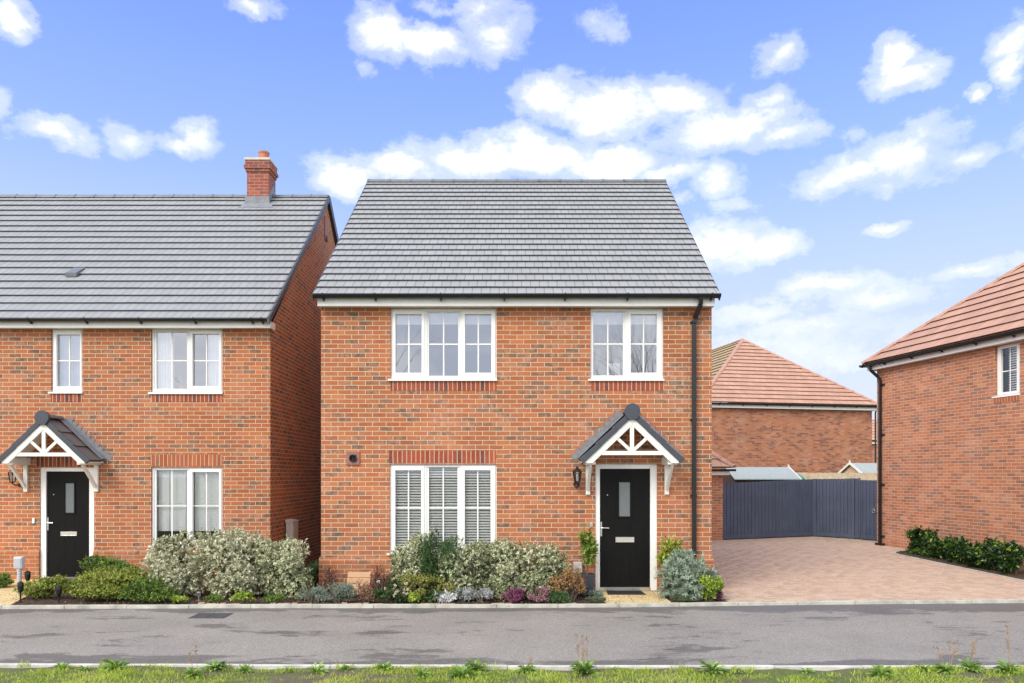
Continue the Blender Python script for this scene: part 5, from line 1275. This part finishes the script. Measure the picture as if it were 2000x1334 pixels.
# bay trees in planters
def potted(label, plabel, px, D, cy0_, cy1_, w_, kd, pw, ph, box=True):
    t = shrub_at('bay_tree', label, 'small tree', X(px, D), D, w_ * D / F, (cy1_ - cy0_) * D / F, kd, raise_=0, nst=0, zlow=0)
    fo = [c for c in t.children if c.name.startswith('foliage')][0]
    zb = Z(cy1_, D); fo.location = (0, 0, zb)
    m = MB(); m.tube([(0, 0, ph - .04), (.012, .005, (ph + zb) / 2), (0, 0, zb + .02)], [.014, .012, .011], 8); m.tube([(0, 0, zb), (.03, .01, zb + .15), (.05, 0, zb + .3)], [.010, .008, .004], 6); m.tube([(0, 0, zb), (-.03, .01, zb + .15), (-.06, 0, zb + .28)], [.010, .008, .004], 6)
    part('trunk', m, 'bark', t)
    q = thing('planter', plabel, 'planter', (X(px, D), D, 0), local=True)
    m = MB(); h = pw / 2; hb = h * .82
    m.hexa([(-hb, -hb, .0), (hb, -hb, .0), (hb, hb, .0), (-hb, hb, .0), (-h, -h, ph - .03), (h, -h, ph - .03), (h, h, ph - .03), (-h, h, ph - .03)]); ring_pts = None
    part('tub', m, 'planter_dark', q, bevel=.006)
    m = MB()
    for a, b, c, d in ((-h - .008, h + .008, -h - .008, -h + .02), (-h - .008, h + .008, h - .02, h + .008), (-h - .008, -h + .02, -h + .021, h - .021), (h - .02, h + .008, -h + .021, h - .021)): m.box(a, b, c, d, ph - .029, ph)
    part('rim', m, 'planter_dark', q); m = MB(); m.box(-h + .02, h - .02, -h + .021, h - .021, ph - .028, ph - .02); part('compost', m, 'soil', q)
potted('small bay tree with reddish shoots left of the central front door', 'dark square planter left of the front door, partly behind the bronze shrub', 1146, 11.7, 1037, 1104, 46, 'bay', .24, .33)
potted('small lime-green bay tree right of the central front door', 'dark square planter right of the front door, behind the blue-green spurge', 1311, 11.75, 1043, 1105, 52, 'baylime', .24, .36)
t = thing('wall_box', 'pale grey box on the wall behind the planter left of the front door', 'utility box', (X(1128, 11.9), 11.97, 0))
m = MB(); m.box(X(1119.5, 11.9), X(1137, 11.9), 11.86, 11.969, Z(1128, 11.9), Z(1098, 11.9)); part('case', m, 'box_grey', t, bevel=.01); m = MB(); m.box(X(1120.5, 11.9) , X(1136, 11.9), 11.852, 11.859, Z(1117, 11.9), Z(1099, 11.9)); part('lid', m, 'box_grey', t, bevel=.004)
# slatted timber box
t = thing('slatted_box', 'sand-coloured slatted timber box against the plinth of the central house', 'timber box', (X(697, 11.5), 11.5, 0), local=True)
m = MB(); bw_ = 46 * 11.5 / F
for k in range(4): m.hexa([(-bw_ / 2, .02 + .05 * k, .03 + .083 * k), (bw_ / 2, .02 + .05 * k, .03 + .083 * k), (bw_ / 2, .07 + .05 * k, .03 + .083 * k), (-bw_ / 2, .07 + .05 * k, .03 + .083 * k), (-bw_ / 2, .02 + .05 * k + .012, .106 + .083 * k), (bw_ / 2, .02 + .05 * k + .012, .106 + .083 * k), (bw_ / 2, .07 + .05 * k, .106 + .083 * k), (-bw_ / 2, .07 + .05 * k, .106 + .083 * k)])
part('slats', m, 'slat_timber', t, bevel=.003)
m = MB()
for s in (-1, 1): m.box(s * (bw_ / 2 - .03) - .015, s * (bw_ / 2 - .03) + .015, .24, .28, .0, .36)
m.box(-bw_ / 2 + .05, bw_ / 2 - .05, .24, .27, .30, .35); part('frame', m, 'slat_timber', t)
# door mat
t = thing('door_mat', 'black rubber door mat on the sandstone path at the front door', 'door mat', (X(1222, 11.75), 11.8, .006), local=True)
m = MB(); m.add([(-.30, -.17, .002), (.30, -.17, .002), (.28, .16, .002), (-.28, .16, .002), (-.295, -.165, .016), (.295, -.165, .016), (.275, .155, .016), (-.275, .155, .016)], [(0, 3, 2, 1), (4, 5, 6, 7), (0, 1, 5, 4), (1, 2, 6, 5), (2, 3, 7, 6), (3, 0, 4, 7)]); part('mat_base', m, 'mat_black', t)
m = MB()
for i in range(18):
    for j in range(10): m.box(-.262 + i * .0305, -.262 + i * .0305 + .018, -.145 + j * .029, -.145 + j * .029 + .016, .0162, .020)
part('mat_studs', m, 'mat_black', t)
# utility post and stake lights at left
D = 11.7; t = thing('utility_post', 'grey weatherproof box on a ribbed grey post by the sandstone path at far left', 'utility post', (X(38, D), D, 0), local=True)
m = MB(); zz = Z(1106, D); prof = []
z = 0
while z < zz: prof += [(.030, z), (.034, z + .012), (.030, z + .024)]; z += .026
m.lathe(prof, (0, 0, 0), 12); part('post', m, 'post_grey', t)
m = MB(); m.box(-.068, .068, -.045, .045, zz - .03, Z(1087, D)); part('box', m, 'box_grey', t, bevel=.01); m = MB(); m.box(-.055, .055, -.054, -.0455, zz - .005, Z(1090, D)); part('flap', m, 'post_grey', t, bevel=.005)
def stake(label, px, D, ztop_, kd='torch'):
    t = thing('stake_light', label, 'garden light', (X(px, D), D, 0), group='stake lights in the left bed', local=True)
    if kd == 'torch':
        m = MB(); m.lathe([(.010, -.05), (.011, ztop_ - .17)], (0, 0, 0), 8); part('stake', m, 'lamp_black', t)
        m = MB(); m.lathe([(.012, ztop_ - .17), (.036, ztop_ - .12), (.044, ztop_ - .05), (.040, ztop_ - .02), (.046, ztop_ - .015), (.030, ztop_), (.006, ztop_ + .012)], (0, 0, 0), 12); part('lamp_head', m, 'lamp_black', t)
    else:
        m = MB(); m.lathe([(.007, -.05), (.007, ztop_ - .07)], (0, 0, 0), 8); part('stake', m, 'metal', t)
        m = MB(); m.lathe([(.024, ztop_ - .07), (.024, ztop_ - .02)], (0, 0, 0), 12); part('lens', m, 'glass_lamp', t)
        m = MB(); m.lathe([(.030, ztop_ - .02), (.030, ztop_ - .004), (.018, ztop_)], (0, 0, 0), 12); part('cap', m, 'metal', t)
stake('black torch stake light standing in front of the grey utility post', 40, 11.0, .30)
stake('black torch stake light by the path behind the yellow-green shrub', 54, 11.75, .36)
stake('black stake light among the yellow-green shrub right of the path', 115, 11.05, .24)
stake('small steel stake light at the kerb before the pale shrubs', 388, 11.0, .16, 'steel')
# row of clipped bushes along the right-hand house
rowp = [(1800, 1078, 60, 1030), (1836, 1086, 46, 1040), (1858, 1092, 44, 1043), (1893, 1100, 52, 1048), (1923, 1108, 38, 1058), (1948, 1112, 44, 1053), (1966, 1120, 34, 1066), (1990, 1130, 40, 1062)]
words = ['tallest, farthest', 'second', 'third', 'fourth', 'fifth', 'sixth', 'seventh', 'nearest']
for i in range(8):
    d_ = 17.55 - i * .50; xx = 9.66 - (17.55 - d_) * .045
    hs = [.62, .54, .54, .58, .50, .58, .52, .60][i]; ws = [.62, .48, .48, .56, .46, .50, .48, .50][i]
    shrub_at('clipped_bush', words[i] + ' bush from the gate end in the dark green row beside the right house' if i not in (0, 7) else words[i] + ' bush of the dark green row beside the right house', 'bush', xx, d_, ws, hs, 'laurel', depth=ws, group='dark green bushes beside the right house', nst=4, zlow=.03)

# ------------------------------------------------------------------ weeds on the verge
def rosette(label, px, py, r, n, dry=0, kd='leaf_weed', h=.10, cat='weed', name='weed'):
    r *= rng.uniform(.62, 1.1); n = int(n * 1.5)
    y = DG(py, -.05); x = X(px, y)
    t = thing(name, label, cat, (x, y, verge_z(x, y) + .008), group='leafy weeds on the verge', local=True)
    A = rng.uniform(0, 6.28, n); el = rng.uniform(.15, 1.15, n); D_ = np.stack([np.cos(A) * np.cos(el), np.sin(A) * np.cos(el), np.sin(el)], 1)
    C = D_ * np.array([1, 1, .3]) * .01; L = rng.uniform(.55, 1.0, n) * r * 1.2
    Nn = np.stack([-np.cos(A) * np.sin(el), -np.sin(A) * np.sin(el), np.cos(el)], 1) + rng.normal(size=(n, 3)) * .25
    # each leaf in two halves so that it arches
    tip = unit(D_ + np.array([0, 0, -.55])); T = rng.normal(.5, .22, n)
    W = L * .26
    leaf_object('leaves', kd, t, np.concatenate([C, C + D_ * L[:, None] * .45]), np.concatenate([D_, tip]), np.concatenate([Nn, Nn]), np.concatenate([L * .62, L * .62]), np.concatenate([W * .8, W]), np.concatenate([T, T + .1]))
    if dry:
        m = MB()
        for k in range(dry):
            a = rng.uniform(0, 6.28); q = rng.uniform(.02, .06); hh = h * rng.uniform(.6, 1.0); lean = rng.normal() * .04
            pts = [(q * math.cos(a), q * math.sin(a), 0), (q * math.cos(a) + lean * .5, q * math.sin(a), hh * .5), (q * math.cos(a) + lean * 1.3, q * math.sin(a), hh)]
            m.tube(pts, [.003, .0025, .0012], 4)
            for j in range(16):
                s_ = rng.uniform(.45, 1.0); bx = pts[0][0] + (pts[2][0] - pts[0][0]) * s_; by_ = pts[0][1]; bz = hh * s_; d2 = rng.normal(size=2) * .02
                m.tube([(bx, by_, bz), (bx + d2[0], by_ + d2[1] * .4, bz + .022)], [.003, .0035], 4)
        part('seed_stems', m, 'leaf_dry_stem', t)
    return t
plain('leaf_dry_stem', (.34, .24, .15), .8, .25, 30)
WL = [(120, 1309, .10, 26, 0, 'small leafy weed at the left of the verge, just under the kerb'), (163, 1312, .07, 18, 0, 'very small weed right of the leftmost weed'), (226, 1310, .15, 34, 0, 'spreading leafy weed left of the tall seeding weed'),
      (378, 1322, .16, 46, 2, 'leafy weed with a tall pale seed stem at the left of the verge'), (422, 1309, .13, 40, 0, 'rounded leafy weed just right of the tall seeding weed'), (478, 1310, .12, 34, 0, 'leafy weed second to the right of the tall seeding weed'),
      (566, 1312, .06, 16, 0, 'tiny weed left of the centre weeds'), (618, 1314, .11, 30, 0, 'leafy weed below the slatted timber box'), (680, 1309, .09, 30, 0, 'narrow-leaved tuft on the verge left of centre'), (750, 1312, .13, 40, 0, 'yellow-green tuft under the lime-green mound of the bed'),
      (825, 1322, .10, 24, 0, 'flat ragged weed near the bottom picture edge left of centre'), (900, 1324, .13, 30, 0, 'broad flat weed near the bottom edge at centre'), (930, 1310, .12, 32, 0, 'leafy weed by the kerb at centre'),
      (1030, 1312, .13, 40, 1, 'leafy weed with a short brown stem below the purple heather'), (1142, 1314, .14, 44, 4, 'leafy weed with two tall rusty seed stems in line with the nandina'), (1200, 1314, .06, 14, 0, 'small creeping weed right of the rusty seed stems'),
      (1392, 1318, .14, 36, 0, 'broad ragged weed below the driveway corner'), (1438, 1314, .08, 20, 0, 'small weed right of the broad ragged weed'), (1575, 1312, .07, 18, 0, 'small pale weed below the middle of the driveway'), (1720, 1322, .13, 30, 0, 'flat ragged weed near the bottom edge at right'),
      (1806, 1311, .08, 22, 0, 'small weed left of the pair of seeding weeds at right'), (1846, 1316, .15, 46, 3, 'leafy weed with brown stems, left of the pair at right'), (1892, 1311, .13, 40, 2, 'leafy weed with brown stems, right of the pair at right'), (1966, 1313, .15, 46, 2, 'leafy weed with one very tall brown stem at the right picture edge')]
hts = {378: .36, 1142: .40, 1030: .2, 1846: .33, 1892: .36, 1966: .48}
for (px, py, r, n, dry, lb) in WL: rosette(lb, px, py, r, n, dry, h=hts.get(px, .1))
n = 260; A = rng.uniform(-7, 7, n)
yy = np.minimum(rng.uniform(6.6, 7.4, n), np.array([kn(a) for a in A]) - .09)
D_ = unit(np.stack([rng.normal(size=n), rng.normal(size=n), rng.uniform(.05, .8, n)], 1))
nt_ = 70; tx = rng.uniform(-7, 7, nt_); px_, py_, hh_ = [], [], []
for a in tx:
    k = int(rng.integers(14, 46)); sp_ = rng.uniform(.02, .07); px_.append(a + rng.normal(0, sp_, k)); py_.append(kn(a) - .075 + rng.uniform(-.30, .0) ** 1 + rng.normal(0, .012, k)); hh_.append(rng.uniform(.4, 1, k) * rng.uniform(.05, .12))
tx, ty, th = map(np.concatenate, (px_, py_, hh_)); ty = np.minimum(ty, np.array([kn(a) for a in tx]) - .058); k = len(tx)
Dt = unit(np.stack([rng.normal(0, .42, k), rng.normal(0, .35, k), np.ones(k)], 1))
o = leaf_object('grass_tufts', 'leaf_grass', None, np.stack([tx, ty, np.full(k, -.05)], 1), Dt, unit(np.stack([rng.normal(size=k), rng.normal(size=k), np.full(k, .2)], 1)), th, .006, rng.normal(.42, .22, k)); tag(o, 'longer ragged tufts of grass leaning over the edging of the verge', 'grass', kind='stuff')
o = leaf_object('fallen_stalks', 'leaf_dry', None, np.stack([A, yy, np.full(n, -.035)], 1), D_, unit(rng.normal(size=(n, 3))), rng.uniform(.02, .07, n), .006, rng.random(n)); tag(o, 'dry stalks and dead leaves among the verge grass', 'stalks', kind='stuff')

# ------------------------------------------------------------------ sky, light, camera
wd = bpy.data.worlds.new('World'); sc.world = wd; wd.use_nodes = True
nt = NT(wd.node_tree); bg = wd.node_tree.nodes['Background']
SUN_AZ = R(218); SUN_EL = R(40)
sky = nt.new('ShaderNodeTexSky', sky_type='NISHITA'); sky.sun_disc = False; sky.sun_elevation = SUN_EL; sky.sun_rotation = SUN_AZ
sky.air_density = 1.0; sky.dust_density = .4; sky.ozone_density = 1.6
tc = nt.new('ShaderNodeTexCoord').outputs['Generated']
sp = nt.new('ShaderNodeSeparateXYZ'); nt.link(tc, sp.inputs[0])
az = nt.math('ARCTAN2', sp.outputs[0], sp.outputs[1]); el = nt.math('ARCSINE', sp.outputs[2])
cb = nt.new('ShaderNodeCombineXYZ'); nt.link(az, cb.inputs[0]); nt.link(el, cb.inputs[1])
nz = nt.new('ShaderNodeTexNoise'); nz.inputs['Scale'].default_value = 9; nz.inputs['Detail'].default_value = 7; nz.inputs['Roughness'].default_value = .62; nt.link(nt.mapv(tc, (1, 1, 1.5)), nz.inputs['Vector'])
wv = nt.new('ShaderNodeVectorMath', operation='MULTIPLY_ADD'); nt.link(nz.outputs['Color'], wv.inputs[0]); wv.inputs[1].default_value = (.085, .062, 0); nt.link(cb.outputs[0], wv.inputs[2])
W_OFF = (.0425, .031)
CL = [(15, 28, 48, 40, 1), (500, 8, 52, 24, .8), (745, 60, 75, 52, 1.15), (860, 82, 95, 44, 1.1), (960, 55, 90, 62, .85), (880, 10, 110, 22, .55), (1163, 48, 42, 30, .6), (700, 126, 26, 20, .6),
      (95, 254, 80, 42, 1.1), (246, 272, 50, 34, .62), (350, 282, 58, 26, 1), (382, 258, 46, 40, 1.15), (1508, 112, 50, 34, .95), (1745, 105, 50, 40, 1.1), (1775, 145, 80, 38, 1.05), (1975, 75, 48, 42, .85), (1985, 130, 30, 60, .8), (1922, 178, 32, 20, 1),
      (1075, 190, 75, 55, .95), (1190, 215, 150, 56, 1.15), (1330, 190, 90, 45, 1.05), (1400, 250, 150, 55, 1.15), (1480, 195, 60, 26, .9), (1520, 268, 80, 34, 1.0),
      (660, 345, 80, 44, 1.2), (790, 330, 120, 40, 1.2), (930, 310, 150, 44, 1.25), (1040, 312, 150, 50, 1.3), (1190, 328, 140, 44, 1.2), (1310, 345, 90, 28, 1.0), (1405, 352, 56, 44, .95), (1340, 395, 40, 18, .4),
      (1650, 350, 100, 40, 1.1), (1760, 320, 120, 62, 1.2), (1830, 265, 60, 46, .8), (1870, 310, 70, 30, .9), (1650, 265, 50, 30, .6), (1720, 380, 60, 22, .8),
      (1400, 470, 95, 44, 1.2), (1490, 490, 90, 34, 1.05), (1440, 405, 60, 20, .5), (1720, 455, 36, 10, .8), (1600, 565, 140, 26, .95), (1730, 575, 150, 32, .9), (1900, 525, 120, 20, .8), (1470, 610, 130, 30, .7), (1640, 640, 260, 34, .6), (1500, 700, 260, 40, .7), (-90, 190, 90, 60, 1), (2110, 260, 120, 60, 1), (2180, 90, 90, 50, 1)]
acc = None
for (cx, cy, rx, ry, wgt) in CL:
    a = math.atan((cx - VX) / F); e = math.atan((HY - cy) / F * math.cos(a)); ra = rx / F * math.cos(a) ** 2; re = ry / F * math.cos(e) ** 2 * math.cos(a)
    s = nt.new('ShaderNodeVectorMath', operation='MULTIPLY_ADD'); nt.link(wv.outputs[0], s.inputs[0])
    s.inputs[1].default_value = (1 / ra, 1 / re, 0); s.inputs[2].default_value = (-(a + W_OFF[0]) / ra, -(e + W_OFF[1]) / re, 0)
    ln = nt.new('ShaderNodeVectorMath', operation='LENGTH'); nt.link(s.outputs[0], ln.inputs[0])
    v = nt.math('MULTIPLY_ADD', ln.outputs['Value'], -wgt * .85, wgt * 1.06)
    acc = v if acc is None else nt.math('SMOOTH_MAX', acc, v, .12)
# generic broken cloud over the rest of the sky (sides, overhead and behind)
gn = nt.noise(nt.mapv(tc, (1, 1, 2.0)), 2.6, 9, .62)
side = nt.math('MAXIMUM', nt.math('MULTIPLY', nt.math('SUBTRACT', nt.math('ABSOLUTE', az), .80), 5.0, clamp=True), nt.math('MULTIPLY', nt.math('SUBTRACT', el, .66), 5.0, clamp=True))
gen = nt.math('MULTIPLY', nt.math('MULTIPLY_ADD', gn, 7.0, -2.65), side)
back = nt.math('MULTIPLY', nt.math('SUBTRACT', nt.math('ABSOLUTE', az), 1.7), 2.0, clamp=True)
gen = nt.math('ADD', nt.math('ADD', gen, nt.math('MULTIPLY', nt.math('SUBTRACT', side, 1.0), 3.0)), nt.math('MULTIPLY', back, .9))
fn = nt.noise(nt.mapv(tc, (1, 1, 1.5)), 17, 10, .66, .15)
dens = nt.math('ADD', nt.math('MAXIMUM', acc, gen), nt.math('MULTIPLY_ADD', fn, 1.9, -.98))
mask = nt.ramp(dens, [(-.0, 0.0), (.40, .36), (1.05, 1.0)], 'EASE')
K = 7.6
haze = nt.ramp(el, [(0.0, 1.0), (.20, .95), (.30, .86), (.42, .60), (.60, .20)])
hcol = nt.ramp(el, [(.10, (K * .62, K * .685, K * .83)), (.28, (K * .46, K * .575, K * .84)), (.38, (K * .335, K * .475, K * .86)), (.55, (K * .235, K * .365, K * .86))])
blue = nt.mix(1.0, sky.outputs[0], (1.36, 1.44, 2.40), 'MULTIPLY')
blue = nt.mix(haze, blue, hcol)
shade = nt.ramp(nt.noise(nt.mapv(tc, (1, 1, 2)), 5.5, 5, .6), [(.36, (K * .76, K * .81, K * .95)), (.60, (K * 1.06, K * 1.06, K * 1.10))])
fin = nt.mix(mask, blue, shade)
fin = nt.mix(nt.math('MULTIPLY', side, .30), fin, nt.mix(1.0, fin, (2.0, 2.0, 2.0), 'MULTIPLY'))  # sky outside the view brightened, an added fill light for shaded walls
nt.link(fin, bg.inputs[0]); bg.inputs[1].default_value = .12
wd.cycles.sampling_method = 'MANUAL'; wd.cycles.sample_map_resolution = 512

sl = bpy.data.lights.new('sun', 'SUN'); sl.energy = 2.05; sl.angle = R(32); sl.color = (1.0, .94, .80)
so = bpy.data.objects.new('sun', sl); COL.objects.link(so)
dv = Vector((math.sin(SUN_AZ) * math.cos(SUN_EL), math.cos(SUN_AZ) * math.cos(SUN_EL), math.sin(SUN_EL)))
so.rotation_euler = (-dv).to_track_quat('-Z', 'Y').to_euler()
so.location = (-8, -12, 20)

cam = bpy.data.cameras.new('camera'); cam.sensor_width = 36; cam.lens = 36 * F / 2000
cam.shift_x = (1000 - VX) / 2000; cam.shift_y = (HY - 667) / 2000; cam.clip_end = 3000; cam.clip_start = .05
co = bpy.data.objects.new('camera', cam); COL.objects.link(co); co.location = (0, 0, CH); co.rotation_euler = (R(90), 0, 0)
sc.camera = co
sc.render.resolution_x = 1024; sc.render.resolution_y = 683
vs = sc.view_settings; vs.view_transform = 'Standard'; vs.look = 'None'; vs.exposure = .44; vs.gamma = 1.0; vs.use_curve_mapping = False
sc.cycles.max_bounces = 8; sc.cycles.transparent_max_bounces = 12
